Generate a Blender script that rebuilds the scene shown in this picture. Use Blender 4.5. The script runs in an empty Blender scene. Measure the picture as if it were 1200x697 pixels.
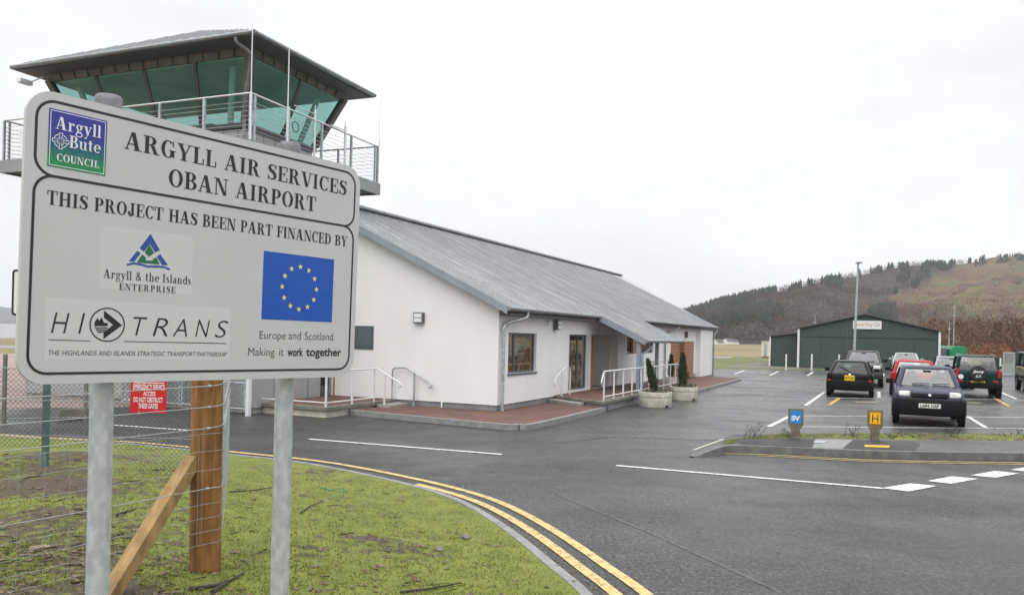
import bpy, bmesh, math, random
import numpy as np
from mathutils import Vector, Matrix, noise
random.seed(7); RNG = np.random.default_rng(7)
PI = math.pi
S = bpy.context.scene
COL = S.collection
# ------------------------------------------------------------------ camera and sight lines
F = 950.0; ROLL = 0.023; CX, CY = 600.0, 392.0; H = 2.1
cr, sr = math.cos(ROLL), math.sin(ROLL)
def ray(px, py):
    dx, dy = px-CX, py-CY
    return Vector(((dx*cr+dy*sr)/F, 1.0, -(-dx*sr+dy*cr)/F))
CAM = Vector((0, 0, H))
def G(px, py, z=0.0):
    d = ray(px, py); return CAM + d*((z-H)/d.z)
def D(px, py, dep): return CAM + ray(px, py)*dep
def proj(p):
    X = p[0]/p[1]*F; Y = -(p[2]-H)/p[1]*F
    return CX+X*cr-Y*sr, CY+X*sr+Y*cr
BO = Vector((-0.348, 20.914, 0))
UA = math.atan2(.909, .416)
UD = Vector((math.cos(UA), math.sin(UA), 0)); VD = Vector((-UD.y, UD.x, 0))

cam = bpy.data.cameras.new('camera'); camo = bpy.data.objects.new('camera', cam); COL.objects.link(camo)
cam.sensor_fit = 'HORIZONTAL'; cam.sensor_width = 36; cam.lens = 36*F/1200
cam.shift_y = (CY-348.5)/1200; cam.clip_start = .1; cam.clip_end = 9000
camo.matrix_world = Matrix.Translation(CAM) @ Matrix.Rotation(PI/2, 4, 'X') @ Matrix.Rotation(ROLL, 4, 'Z')
S.camera = camo

# ------------------------------------------------------------------ materials
def nodes(m): return m.node_tree.nodes, m.node_tree.links
def mat(name, col, rough=.6, metal=0.0, var=0.0, scale=6.0, bump=0.0, bscale=40.0, col2=None, detail=4, spec=.5, stretch=None, c2fac=(.4, .65), ior=None, rvar=0.0):
    m = bpy.data.materials.new(name); m.use_nodes = True
    N, L = nodes(m); p = N['Principled BSDF']
    p.inputs['Base Color'].default_value = (*col, 1); p.inputs['Roughness'].default_value = rough
    p.inputs['Metallic'].default_value = metal; p.inputs['Specular IOR Level'].default_value = spec
    if ior: p.inputs['IOR'].default_value = ior
    tc = N.new('ShaderNodeTexCoord'); src = tc.outputs['Object']
    if stretch:
        mp = N.new('ShaderNodeMapping'); mp.inputs['Scale'].default_value = stretch
        L.new(src, mp.inputs[0]); src = mp.outputs[0]
    if var or col2 or rvar:
        n = N.new('ShaderNodeTexNoise'); n.inputs['Scale'].default_value = scale; n.inputs['Detail'].default_value = detail
        L.new(src, n.inputs['Vector'])
        r = N.new('ShaderNodeValToRGB'); r.color_ramp.elements[0].position, r.color_ramp.elements[1].position = c2fac
        c2 = col2 if col2 else tuple(c*(1+var) for c in col); c1 = col if col2 else tuple(c*(1-var) for c in col)
        r.color_ramp.elements[0].color = (*c1, 1); r.color_ramp.elements[1].color = (*c2, 1)
        L.new(n.outputs[0], r.inputs[0]); L.new(r.outputs[0], p.inputs['Base Color'])
        if rvar:
            mr = N.new('ShaderNodeMapRange'); mr.inputs['To Min'].default_value = rough-rvar; mr.inputs['To Max'].default_value = rough+rvar
            mr.inputs['From Min'].default_value = .35; mr.inputs['From Max'].default_value = .65
            L.new(n.outputs[0], mr.inputs[0]); L.new(mr.outputs[0], p.inputs['Roughness'])
    if bump:
        n2 = N.new('ShaderNodeTexNoise'); n2.inputs['Scale'].default_value = bscale; n2.inputs['Detail'].default_value = 5
        L.new(src, n2.inputs['Vector'])
        b = N.new('ShaderNodeBump'); b.inputs['Strength'].default_value = bump; b.inputs['Distance'].default_value = .02
        L.new(n2.outputs[0], b.inputs['Height']); L.new(b.outputs[0], p.inputs['Normal'])
    return m
M = {}
M['render'] = mat('white_render', (.77, .766, .768), .85, var=.016, scale=2.0, stretch=(1, 1, .35), bump=.12, bscale=160)
M['plinth'] = mat('grey_plinth', (.22, .22, .23), .8, var=.12, scale=3, bump=.1)
M['zinc'] = None
M['verge'] = mat('blue_grey_paint', (.245, .28, .315), .45, var=.06, scale=2)
M['soffit'] = mat('dark_soffit', (.12, .12, .125), .7)
M['galv'] = mat('galvanised_steel', (.42, .45, .47), .45, .55, var=.22, scale=14, bump=.03, bscale=30, detail=6, rvar=.1)
M['galv_post'] = mat('galvanised_post', (.385, .415, .435), .5, .3, col2=(.50, .53, .55), scale=26, detail=9, stretch=(1, 1, .6), c2fac=(.40, .64), rvar=.1)
M['steel'] = mat('brushed_steel', (.62, .63, .64), .35, .6, var=.05)
M['rail_white'] = mat('pale_rail_paint', (.68, .69, .70), .5, .1, var=.05)
M['wire'] = mat('zinc_wire', (.38, .40, .41), .5, .5)
M['mesh_wire'] = mat('mesh_wire', (.11, .125, .125), .6, .3)
M['gutter'] = mat('zinc_gutter', (.27, .29, .30), .4, .6, var=.1, scale=5)
M['frame'] = mat('grey_window_frame', (.085, .10, .115), .4)
M['pane'] = mat('window_glass', (.035, .033, .028), .03, 0, ior=2.0, spec=.8, col2=(.17, .10, .05), scale=2.2)  # warm brown blotches painted into the glass colour imitate reflections
M['pane_grey'] = mat('obscured_glass', (.10, .125, .125), .15, ior=1.7)
M['timber'] = None
M['brick'] = None
M['concrete'] = mat('concrete', (.30, .285, .26), .85, var=.14, scale=5, bump=.2, bscale=60)
M['concrete_dark'] = mat('damp_concrete', (.17, .16, .135), .8, var=.22, scale=4, bump=.2, bscale=60)
M['planter'] = mat('planter_stone', (.50, .47, .40), .85, var=.13, scale=5, bump=.15, bscale=60)
M['kerb'] = mat('kerb_concrete', (.23, .23, .225), .75, var=.15, scale=8, bump=.25, bscale=70)
M['kerb_wet'] = mat('weathered_kerb', (.115, .115, .11), .6, var=.2, scale=6, bump=.25, bscale=70)
M['white_line'] = mat('white_road_paint', (.70, .70, .68), .6, col2=(.38, .38, .375), scale=13, detail=8, c2fac=(.46, .66))
M['worn_line'] = mat('worn_road_paint', (.20, .20, .20), .8, col2=(.09, .09, .09), scale=9)
M['thin_line'] = mat('thin_road_paint', (.58, .58, .58), .6, col2=(.34, .34, .34), scale=9)
M['yellow_line'] = mat('yellow_road_paint', (.58, .43, .17), .6, col2=(.30, .225, .10), scale=11, detail=8, c2fac=(.46, .68))
M['yellow_worn'] = mat('worn_yellow_paint', (.42, .34, .18), .6, col2=(.16, .14, .09), scale=7)
M['yellow_faded'] = mat('faded_yellow_paint', (.40, .30, .13), .6, col2=(.22, .17, .08), scale=7)
M['orange'] = mat('yellow_bay_paint', (.55, .34, .05), .6, col2=(.36, .24, .07), scale=12)
M['black'] = mat('black_vinyl', (.012, .012, .014), .5)
M['logo_grey'] = mat('dark_grey_ink', (.045, .05, .055), .5)
M['board'] = mat('reflective_sheet', (.50, .505, .515), .42, var=.02, scale=3)
M['sticker'] = mat('sticker_sheet', (.545, .55, .56), .4)
M['board_back'] = mat('aluminium_back', (.4, .4, .41), .5, .6)
M['eu_blue'] = mat('flag_blue', (.004, .075, .42), .45, var=.05, scale=20)
M['star'] = mat('star_yellow', (.75, .66, .16), .5)
M['logo_blue'] = mat('logo_blue', (.02, .07, .30), .5)
M['logo_green'] = mat('logo_green', (.012, .13, .06), .5)
M['logo_white'] = mat('logo_white', (.70, .72, .75), .5)
M['cap'] = mat('post_cap_plastic', (.20, .20, .21), .7, var=.15, scale=30, bump=.1)
M['red'] = mat('sign_red', (.50, .012, .02), .4)
M['sign_white'] = mat('sign_white', (.72, .72, .72), .5)
M['yellow'] = mat('marker_yellow', (.80, .42, .005), .45)
M['sv_blue'] = mat('marker_blue', (.012, .20, .52), .45)
M['marker'] = mat('marker_post_concrete', (.15, .125, .085), .9, var=.2, scale=12, bump=.25)
M['post_wood'] = None
M['strut_wood'] = None
M['green_post'] = mat('green_steel_post', (.10, .155, .16), .55, .1, var=.12, scale=8)
M['hangar'] = None
M['tarp'] = mat('green_tarpaulin', (.01, .21, .09), .4, var=.15, scale=3, bump=.4, bscale=4)
M['tyre'] = mat('tyre_rubber', (.018, .018, .018), .8)
M['rim'] = mat('wheel_rim', (.30, .30, .31), .35, .6)
M['trim'] = mat('black_plastic', (.010, .0105, .012), .6, spec=.12)
M['carglass'] = mat('car_glass', (.022, .025, .025), .05, ior=1.45, spec=.4, col2=(.055, .055, .05), scale=2.0)
M['screen'] = mat('car_windscreen', (.19, .185, .18), .06, ior=1.55, spec=.5, col2=(.085, .078, .074), scale=2.4)  # pale grey base colour stands in for the sky mirrored in the screen
M['lamp_glass'] = mat('headlamp_glass', (.62, .63, .62), .12, .2, var=.2, scale=9)
M['tail'] = mat('tail_lamp', (.42, .01, .015), .15)
M['amber'] = mat('amber_lamp', (.6, .2, .03), .2)
M['plate_y'] = mat('yellow_plate', (.75, .50, .01), .45)
M['plate_w'] = mat('white_plate', (.72, .72, .68), .45)
M['chrome'] = mat('chrome', (.7, .7, .7), .15, 1)
def paint(n, c, metal=.0): return mat(n, c, .26, metal, ior=1.4, spec=.24, rvar=.06, scale=4)
M['p_navy'] = paint('navy_paint', (.026, .034, .062)); M['p_black'] = paint('black_paint', (.008, .008, .009))
M['p_red'] = paint('red_paint', (.42, .018, .022)); M['p_brown'] = paint('grey_brown_paint', (.055, .052, .053), .2)
M['p_silver'] = paint('silver_paint', (.40, .43, .43), .3); M['p_grey'] = paint('grey_paint', (.27, .29, .30), .3)
M['p_green'] = paint('dark_green_paint', (.008, .030, .028)); M['p_khaki'] = paint('khaki_paint', (.15, .14, .07))
M['bark'] = mat('bark', (.06, .045, .035), .9, var=.3, scale=20)
M['conifer'] = mat('conifer_green', (.030, .044, .020), .8, col2=(.075, .085, .036), scale=9)
M['cover'] = mat('ground_cover', (.06, .085, .04), .8, col2=(.12, .10, .07), scale=14)
M['weed'] = mat('dry_weed', (.075, .06, .045), .9, col2=(.05, .07, .03), scale=6)
M['twig'] = mat('dead_twig', (.05, .042, .035), .9, var=.3, scale=20)
M['stone'] = mat('pale_stone', (.34, .27, .22), .85, var=.2, scale=20)
M['rope'] = mat('green_twine', (.03, .22, .14), .7)
M['water'] = mat('sea_water', (.10, .13, .14), .12, bump=.15, bscale=.6)
M['tower_panel'] = mat('grey_panel', (.36, .37, .37), .5, .25, var=.05, scale=1.2)
M['balcony'] = mat('balcony_steel', (.27, .28, .285), .5, .2, var=.08, scale=2)
M['fascia'] = mat('dark_panel', (.135, .125, .12), .5, .3, var=.12, scale=2.5)
M['tower_metal'] = mat('dark_tower_metal', (.075, .08, .085), .45, .3)
M['interior'] = mat('tower_interior', (.34, .35, .34), .8, var=.2, scale=1.2)
M['ceiling'] = mat('tower_ceiling', (.80, .82, .80), .8, col2=(.60, .64, .62), scale=.9)
M['column'] = mat('pale_column', (.78, .80, .78), .6)
M['cream'] = mat('cream_cabin', (.60, .59, .54), .7, var=.08)
M['slate'] = mat('slate_roof', (.08, .08, .085), .7)
M['door_dark'] = mat('slate_blue_door', (.09, .105, .115), .45, var=.1)
M['beige'] = mat('porch_lining', (.78, .73, .69), .7, var=.05)
M['brickred'] = mat('terracotta_trim', (.45, .15, .09), .7)

def special(name, rough=.7):
    m = bpy.data.materials.new(name); m.use_nodes = True; N, L = nodes(m); p = N['Principled BSDF']
    p.inputs['Roughness'].default_value = rough
    tc = N.new('ShaderNodeTexCoord'); return m, N, L, p, tc.outputs['Object']
def noise_n(N, L, v, scale, detail=4, rough=.5, stretch=None):
    if stretch:
        mp = N.new('ShaderNodeMapping'); mp.inputs['Scale'].default_value = stretch; L.new(v, mp.inputs[0]); v = mp.outputs[0]
    n = N.new('ShaderNodeTexNoise'); n.inputs['Scale'].default_value = scale; n.inputs['Detail'].default_value = detail
    n.inputs['Roughness'].default_value = rough; L.new(v, n.inputs['Vector']); return n.outputs[0]
def ramp_n(N, L, v, stops):
    r = N.new('ShaderNodeValToRGB'); e = r.color_ramp.elements
    while len(e) < len(stops): e.new(.5)
    for k, (pos, c) in enumerate(stops): e[k].position = pos; e[k].color = (*c, 1) if len(c) == 3 else c
    L.new(v, r.inputs[0]); return r.outputs[0]
def mix_n(N, L, fac, a, b, mode='MIX'):
    x = N.new('ShaderNodeMix'); x.data_type = 'RGBA'; x.blend_type = mode
    for s, i in ((fac, 0), (a, 6), (b, 7)):
        if isinstance(s, (int, float)): x.inputs[i].default_value = s
        elif isinstance(s, tuple): x.inputs[i].default_value = (*s, 1)
        else: L.new(s, x.inputs[i])
    return x.outputs[2]
def bump_n(N, L, h, p, strength, dist=.01):
    b = N.new('ShaderNodeBump'); b.inputs['Strength'].default_value = strength; b.inputs['Distance'].default_value = dist
    L.new(h, b.inputs['Height']); L.new(b.outputs[0], p.inputs['Normal'])
def maprange(N, L, v, a, b, c, d):
    m = N.new('ShaderNodeMapRange'); 
    for k, x in zip(('From Min', 'From Max', 'To Min', 'To Max'), (a, b, c, d)): m.inputs[k].default_value = x
    L.new(v, m.inputs[0]); return m.outputs[0]

def asphalt(name, base, wet):
    m, N, L, p, o = special(name)
    agg = noise_n(N, L, o, 23, 6, .92); big = noise_n(N, L, o, .22, 5, .6); mid = noise_n(N, L, o, 1.7, 5, .6)
    lane = noise_n(N, L, o, .45, 6, .65, (.35, 1, 1)); spot = noise_n(N, L, o, 2.6, 3, .5); big2 = noise_n(N, L, o, .6, 6, .7)
    c = ramp_n(N, L, agg, [(.42, tuple(.22*b for b in base)), (.495, tuple(.85*b for b in base)), (.55, tuple(2.2*b for b in base)), (.62, tuple(6*b for b in base))])
    c = mix_n(N, L, ramp_n(N, L, mid, [(.35, (.82,)*3), (.65, (1.18,)*3)]), (0, 0, 0), c, 'MULTIPLY') if False else c
    v = ramp_n(N, L, mid, [(.3, (.78,)*3), (.7, (1.2,)*3)])
    c = mix_n(N, L, 1.0, c, v, 'MULTIPLY')
    v2 = ramp_n(N, L, lane, [(.36, (.70,)*3), (.64, (1.28,)*3)])
    c = mix_n(N, L, 1.0, c, v2, 'MULTIPLY'); c = mix_n(N, L, ramp_n(N, L, spot, [(.66, (0,)*3), (.80, (.55,)*3)]), c, (.15, .148, .142)); c = mix_n(N, L, ramp_n(N, L, big2, [(.30, (.45,)*3), (.42, (0,)*3)]), c, tuple(.45*b for b in base)); L.new(c, p.inputs['Base Color'])
    lo, hi = wet
    L.new(maprange(N, L, mix_n(N, L, .45, big, big2), .40, .60, lo, hi), p.inputs['Roughness'])
    bump_n(N, L, agg, p, .7, .012)
    p.inputs['Specular IOR Level'].default_value = .5
    return m
M['road'] = asphalt('road_asphalt', (.029, .029, .0295), (.25, .66))
M['carpark'] = asphalt('wet_asphalt', (.034, .0345, .036), (.17, .50))
M['footpath'] = asphalt('footpath_asphalt', (.050, .050, .051), (.4, .7))
M['patch'] = asphalt('dark_asphalt_patch', (.019, .019, .020), (.5, .75))
M['apron'] = mat('apron_tarmac', (.25, .185, .165), .8, col2=(.31, .235, .21), scale=.7)
M['strip'] = mat('taxiway', (.24, .24, .245), .8, var=.1, scale=.4)

m, N, L, p, o = special('zinc_roof', .38); M['zinc'] = m
p.inputs['Metallic'].default_value = .35
st = noise_n(N, L, o, 1.0, 5, .65, (2.9, .5, .5)); fine = noise_n(N, L, o, 2.3, 4, .6)
c = ramp_n(N, L, st, [(.32, (.305, .32, .33)), (.5, (.365, .38, .39)), (.68, (.47, .485, .49))])
L.new(mix_n(N, L, 1.0, c, ramp_n(N, L, fine, [(.3, (.9,)*3), (.7, (1.08,)*3)]), 'MULTIPLY'), p.inputs['Base Color'])
L.new(maprange(N, L, st, .35, .65, .50, .30), p.inputs['Roughness'])

def wood(name, c1, c2, stretch, sc):
    m, N, L, p, o = special(name, .75)
    g = noise_n(N, L, o, sc, 6, .65, stretch); k = noise_n(N, L, o, sc*.35, 3, .5, (1, 1, .6))
    c = ramp_n(N, L, g, [(.3, c1), (.7, c2)])
    c = mix_n(N, L, 1.0, c, ramp_n(N, L, k, [(.3, (.62,)*3), (.6, (1.12,)*3)]), 'MULTIPLY'); L.new(c, p.inputs['Base Color'])
    bump_n(N, L, g, p, .35, .01); return m
M['post_wood'] = wood('treated_pine', (.095, .038, .011), (.34, .16, .042), (1, 1, .07), 22)
M['strut_wood'] = wood('sawn_pine', (.26, .15, .055), (.40, .26, .11), (1, .08, .08), 26)
def boards(name, c1, c2, horiz=True, pitch=7.0):
    m, N, L, p, o = special(name, .6)
    sx = N.new('ShaderNodeSeparateXYZ'); L.new(o, sx.inputs[0])
    w = N.new('ShaderNodeMath'); w.operation = 'MULTIPLY'; w.inputs[1].default_value = pitch; L.new(sx.outputs[2 if horiz else 0], w.inputs[0])
    fr = N.new('ShaderNodeMath'); fr.operation = 'FRACT'; L.new(w.outputs[0], fr.inputs[0])
    g = noise_n(N, L, o, 4, 5, .6, (.3, .3, 5) if horiz else (5, 5, .2))
    c = ramp_n(N, L, g, [(.3, c1), (.7, c2)])
    ln = ramp_n(N, L, fr.outputs[0], [(0, (.3 if horiz else .66,)*3), (.08, (.35 if horiz else .72,)*3), (.12, (1,)*3)])
    L.new(mix_n(N, L, 1.0, c, ln, 'MULTIPLY'), p.inputs['Base Color'])
    bump_n(N, L, ln, p, .5, .01); return m
M['timber'] = boards('cedar_cladding', (.27, .125, .07), (.40, .205, .115))
M['hangar'] = boards('green_steel_cladding', (.036, .056, .052), (.056, .078, .072), False, 3.6)

m, N, L, p, o = special('brick_paving', .75); M['brick'] = m
bt = N.new('ShaderNodeTexBrick'); bt.inputs['Scale'].default_value = 5; L.new(o, bt.inputs['Vector'])
bt.inputs['Color1'].default_value = (.125, .055, .043, 1); bt.inputs['Color2'].default_value = (.165, .075, .056, 1); bt.inputs['Mortar'].default_value = (.085, .06, .05, 1)
bt.inputs['Mortar Size'].default_value = .018
v = ramp_n(N, L, noise_n(N, L, o, 1.6, 5, .6), [(.3, (.7,)*3), (.7, (1.2,)*3)])
L.new(mix_n(N, L, 1.0, bt.outputs[0], v, 'MULTIPLY'), p.inputs['Base Color']); bump_n(N, L, bt.outputs[1], p, -.3, .004)

# verge turf: the attribute «soil» holds the bare patches
m, N, L, p, o = special('mossy_turf', .9); M['turf'] = m
at = N.new('ShaderNodeAttribute'); at.attribute_name = 'soil'
n1 = noise_n(N, L, o, 3.2, 6, .65); n2 = noise_n(N, L, o, 28, 5, .7); n3 = noise_n(N, L, o, 9, 4, .6)
g = ramp_n(N, L, n1, [(.28, (.105, .128, .021)), (.5, (.152, .180, .028)), (.72, (.215, .232, .042))])
g = mix_n(N, L, 1.0, g, ramp_n(N, L, n2, [(.3, (.70,)*3), (.7, (1.2,)*3)]), 'MULTIPLY')
s_ = ramp_n(N, L, n2, [(.3, (.035, .026, .018)), (.55, (.085, .063, .042)), (.75, (.16, .125, .088))])
ad = N.new('ShaderNodeMath'); ad.operation = 'ADD'; L.new(at.outputs['Fac'], ad.inputs[0])
L.new(maprange(N, L, n3, .3, .7, -.3, .3), ad.inputs[1])
fac = ramp_n(N, L, ad.outputs[0], [(.42, (0,)*3), (.62, (1,)*3)])
L.new(mix_n(N, L, fac, g, s_), p.inputs['Base Color']); bump_n(N, L, n2, p, .8, .02)
M['blade'] = mat('grass_blade', (.140, .168, .026), .8, col2=(.24, .255, .050), scale=5, detail=5)
M['litter'] = mat('leaf_litter', (.07, .05, .035), .9, col2=(.22, .16, .10), scale=40)

# big field sheet: tan rough grass with browner and greener drifts
m, N, L, p, o = special('rough_field', .95); M['field'] = m
a_ = noise_n(N, L, o, .012, 6, .6, (.4, 1, 1)); b_ = noise_n(N, L, o, .6, 5, .7)
c = ramp_n(N, L, a_, [(.3, (.13, .105, .055)), (.48, (.20, .155, .075)), (.6, (.24, .195, .10)), (.75, (.12, .14, .045))])
L.new(mix_n(N, L, 1.0, c, ramp_n(N, L, b_, [(.3, (.75,)*3), (.7, (1.2,)*3)]), 'MULTIPLY'), p.inputs['Base Color'])
M['mown'] = mat('mown_grass', (.090, .115, .028), .95, col2=(.15, .15, .055), scale=.5, detail=8)
M['gravelly'] = mat('gravel_margin', (.14, .12, .10), .95, col2=(.20, .175, .14), scale=1.5, detail=8)

# hillside: vegetation type comes from the attribute «veg»
m, N, L, p, o = special('hillside', .95); M['hill'] = m
at = N.new('ShaderNodeAttribute'); at.attribute_name = 'veg'
n1 = noise_n(N, L, o, .030, 8, .72, (1, .55, 2.6)); n2 = noise_n(N, L, o, .11, 6, .72, (.8, .6, 3)); n3 = noise_n(N, L, o, .2, 5, .7)
moor = ramp_n(N, L, n1, [(.40, (.024, .016, .013)), (.45, (.085, .030, .021)), (.49, (.108, .050, .020)), (.53, (.112, .085, .022)), (.58, (.052, .072, .016))])
grn = ramp_n(N, L, n2, [(.42, (.085, .038, .028)), (.5, (.105, .072, .028)), (.6, (.088, .09, .028))])
moor = mix_n(N, L, .30, moor, grn)
floor = ramp_n(N, L, n2, [(.35, (.030, .026, .020)), (.6, (.060, .047, .036))])
c = mix_n(N, L, at.outputs['Fac'], floor, moor)
L.new(mix_n(N, L, 1.0, c, ramp_n(N, L, n3, [(.3, (.7,)*3), (.7, (1.25,)*3)]), 'MULTIPLY'), p.inputs['Base Color'])
M['fir'] = mat('fir_needles', (.014, .022, .016), .9, col2=(.034, .044, .030), scale=.06, detail=6)
M['bare'] = mat('bare_crowns', (.068, .052, .045), .9, col2=(.105, .080, .068), scale=.05, detail=6)
M['scrub'] = mat('brown_scrub', (.098, .056, .035), .9, col2=(.155, .088, .052), scale=.05, detail=6)
M['bracken'] = mat('orange_bracken', (.21, .082, .038), .9, col2=(.13, .06, .035), scale=.4, detail=6)
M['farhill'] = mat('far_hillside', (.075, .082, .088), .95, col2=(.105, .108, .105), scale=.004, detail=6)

# tower glass: green tint with a real reflection
m = bpy.data.materials.new('green_tinted_glass'); m.use_nodes = True; N, L = nodes(m); N.remove(N['Principled BSDF'])
tr = N.new('ShaderNodeBsdfTransparent'); tr.inputs[0].default_value = (.50, .685, .655, 1)
gl = N.new('ShaderNodeBsdfGlossy'); gl.inputs['Roughness'].default_value = .02; gl.inputs[0].default_value = (.6, .95, .85, 1)
lw_ = N.new('ShaderNodeLayerWeight'); lw_.inputs[0].default_value = .5; pw = N.new('ShaderNodeMath'); pw.operation = 'POWER'; pw.inputs[1].default_value = 4; L.new(lw_.outputs['Facing'], pw.inputs[0]); mx = N.new('ShaderNodeMixShader')
L.new(maprange(N, L, pw.outputs[0], 0, 1, .05, .9), mx.inputs[0]); L.new(tr.outputs[0], mx.inputs[1]); L.new(gl.outputs[0], mx.inputs[2]); L.new(mx.outputs[0], N['Material Output'].inputs[0])
M['green_glass'] = m
def clear_glass(name, tint, refl):
    m = bpy.data.materials.new(name); m.use_nodes = True; N, L = nodes(m); N.remove(N['Principled BSDF'])
    tr = N.new('ShaderNodeBsdfTransparent'); tr.inputs[0].default_value = (*tint, 1); gl = N.new('ShaderNodeBsdfGlossy'); gl.inputs['Roughness'].default_value = .04
    lw = N.new('ShaderNodeLayerWeight'); lw.inputs[0].default_value = .5; pw = N.new('ShaderNodeMath'); pw.operation = 'POWER'; pw.inputs[1].default_value = 3; L.new(lw.outputs['Facing'], pw.inputs[0])
    mx = N.new('ShaderNodeMixShader'); L.new(maprange(N, L, pw.outputs[0], 0, 1, refl, .9), mx.inputs[0]); L.new(tr.outputs[0], mx.inputs[1]); L.new(gl.outputs[0], mx.inputs[2]); L.new(mx.outputs[0], N['Material Output'].inputs[0]); return m
M['car_clear'] = clear_glass('clear_car_glass', (.72, .76, .75), .17); M['car_dark'] = clear_glass('tinted_car_glass', (.42, .45, .45), .07)
M['seat'] = mat('seat_cloth', (.035, .036, .04), .9, var=.2, scale=9)
# council emblem: a blue to green printed blend
m, N, L, p, o = special('emblem_print', .45); M['emblem'] = m
sx = N.new('ShaderNodeSeparateXYZ'); tg = N.new('ShaderNodeTexCoord'); L.new(tg.outputs['Generated'], sx.inputs[0])
L.new(ramp_n(N, L, sx.outputs[2], [(.12, (.01, .22, .07)), (.38, (.012, .10, .16)), (.6, (.030, .035, .26)), (1, (.03, .03, .30))]), p.inputs['Base Color'])

# ------------------------------------------------------------------ mesh builder
class MB:
    def __init__(s): s.v = []; s.f = []
    def add(s, vs, fs):
        b = len(s.v); s.v += [Vector(v) for v in vs]; s.f += [tuple(i+b for i in f) for f in fs]; return s
    def box(s, x0, x1, y0, y1, z0, z1):
        return s.add([(x0,y0,z0),(x1,y0,z0),(x1,y1,z0),(x0,y1,z0),(x0,y0,z1),(x1,y0,z1),(x1,y1,z1),(x0,y1,z1)],
                     [(0,3,2,1),(4,5,6,7),(0,1,5,4),(1,2,6,5),(2,3,7,6),(3,0,4,7)])
    def hexa(s, b, t):      # four bottom points and four top points
        return s.add(list(b)+list(t), [(0,3,2,1),(4,5,6,7),(0,1,5,4),(1,2,6,5),(2,3,7,6),(3,0,4,7)])
    def quad(s, a, b, c, d): return s.add([a,b,c,d], [(0,1,2,3)])
    def poly(s, pts): return s.add(pts, [tuple(range(len(pts)))])
    def prism(s, pts, off):
        n = len(pts); o = Vector(off); P = [Vector(p) for p in pts]
        return s.add(P+[p+o for p in P], [tuple(range(n))[::-1], tuple(range(n, 2*n))]+[(i,(i+1)%n,n+(i+1)%n,n+i) for i in range(n)])
    def tube(s, pts, r, n=8, cap=True, r1=None):
        P = [Vector(p) for p in pts]; K = len(P); rings = []
        up = None
        for k in range(K):
            t = (P[min(k+1,K-1)]-P[max(k-1,0)]).normalized()
            if up is None:
                a = Vector((0,0,1)) if abs(t.z) < .9 else Vector((1,0,0)); up = a
            x = t.cross(up)
            if x.length < 1e-4: x = t.orthogonal()
            x.normalize(); y = x.cross(t).normalized(); up = y
            rr = r if r1 is None else r+(r1-r)*k/max(1,K-1)
            rings.append([P[k]+x*math.cos(2*PI*i/n)*rr+y*math.sin(2*PI*i/n)*rr for i in range(n)])
        vs = [q for R_ in rings for q in R_]
        fs = [(k*n+i, k*n+(i+1)%n, (k+1)*n+(i+1)%n, (k+1)*n+i) for k in range(K-1) for i in range(n)]
        if cap: fs += [tuple(range(n))[::-1], tuple(range((K-1)*n, K*n))]
        return s.add(vs, fs)
    def lathe(s, prof, c, axis=(0,0,1), n=20):
        a = Vector(axis).normalized(); x = a.orthogonal().normalized(); y = a.cross(x); c = Vector(c)
        vs = [c+a*h+(x*math.cos(2*PI*i/n)+y*math.sin(2*PI*i/n))*r for r, h in prof for i in range(n)]
        K = len(prof)
        fs = [(k*n+i, k*n+(i+1)%n, (k+1)*n+(i+1)%n, (k+1)*n+i) for k in range(K-1) for i in range(n)]
        return s.add(vs, fs)
    def build(s, name, m, parent=None, world=False, smooth=False, bevel=0, sub=0, origin=None):
        vs = s.v
        if world and parent is not None:
            I = parent_mat(parent).inverted(); vs = [I @ v for v in vs]
        o = None
        if parent is None:
            o = Vector(origin) if origin is not None else Vector((sum(v.x for v in vs)/len(vs), sum(v.y for v in vs)/len(vs), min(v.z for v in vs)))
            vs = [v-o for v in vs]
        me = bpy.data.meshes.new(name); me.from_pydata([tuple(v) for v in vs], [], s.f); me.validate(); me.update()
        bm = bmesh.new(); bm.from_mesh(me); bmesh.ops.recalc_face_normals(bm, faces=bm.faces); bm.to_mesh(me); bm.free()
        return link(name, me, m, parent, o, smooth, bevel, sub)
def link(name, me, m, parent=None, loc=None, smooth=False, bevel=0, sub=0):
    ob = bpy.data.objects.new(name, me); COL.objects.link(ob)
    if m is not None: me.materials.append(M[m] if isinstance(m, str) else m)
    if loc is not None: ob.location = loc
    if parent is not None: ob.parent = parent
    if bevel:
        b = ob.modifiers.new('b', 'BEVEL'); b.width = bevel; b.segments = 2; b.limit_method = 'ANGLE'; b.angle_limit = .6
    if sub:
        q = ob.modifiers.new('s', 'SUBSURF'); q.levels = sub; q.render_levels = sub
    if smooth:
        me.polygons.foreach_set('use_smooth', [True]*len(me.polygons)); 
        if smooth != 'all': me.set_sharp_from_angle(angle=.7)
    return ob
def parent_mat(p):
    m = p.matrix_basis.copy()
    while p.parent is not None: p = p.parent; m = p.matrix_basis @ m
    return m
def tag(o, label, cat, group=None, kind=None):
    o['label'] = label; o['category'] = cat
    if group: o['group'] = group
    if kind: o['kind'] = kind
    return o
def thing(name, label, cat, loc=(0,0,0), rz=0.0, group=None):
    o = bpy.data.objects.new(name, None); COL.objects.link(o); o.location = loc; o.rotation_euler = (0,0,rz); o.empty_display_size = .2
    return tag(o, label, cat, group)
def struct(name, mb, m, smooth=False):
    o = mb.build(name, m, smooth=smooth, origin=(0,0,0)); o['kind'] = 'structure'; return o
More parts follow.
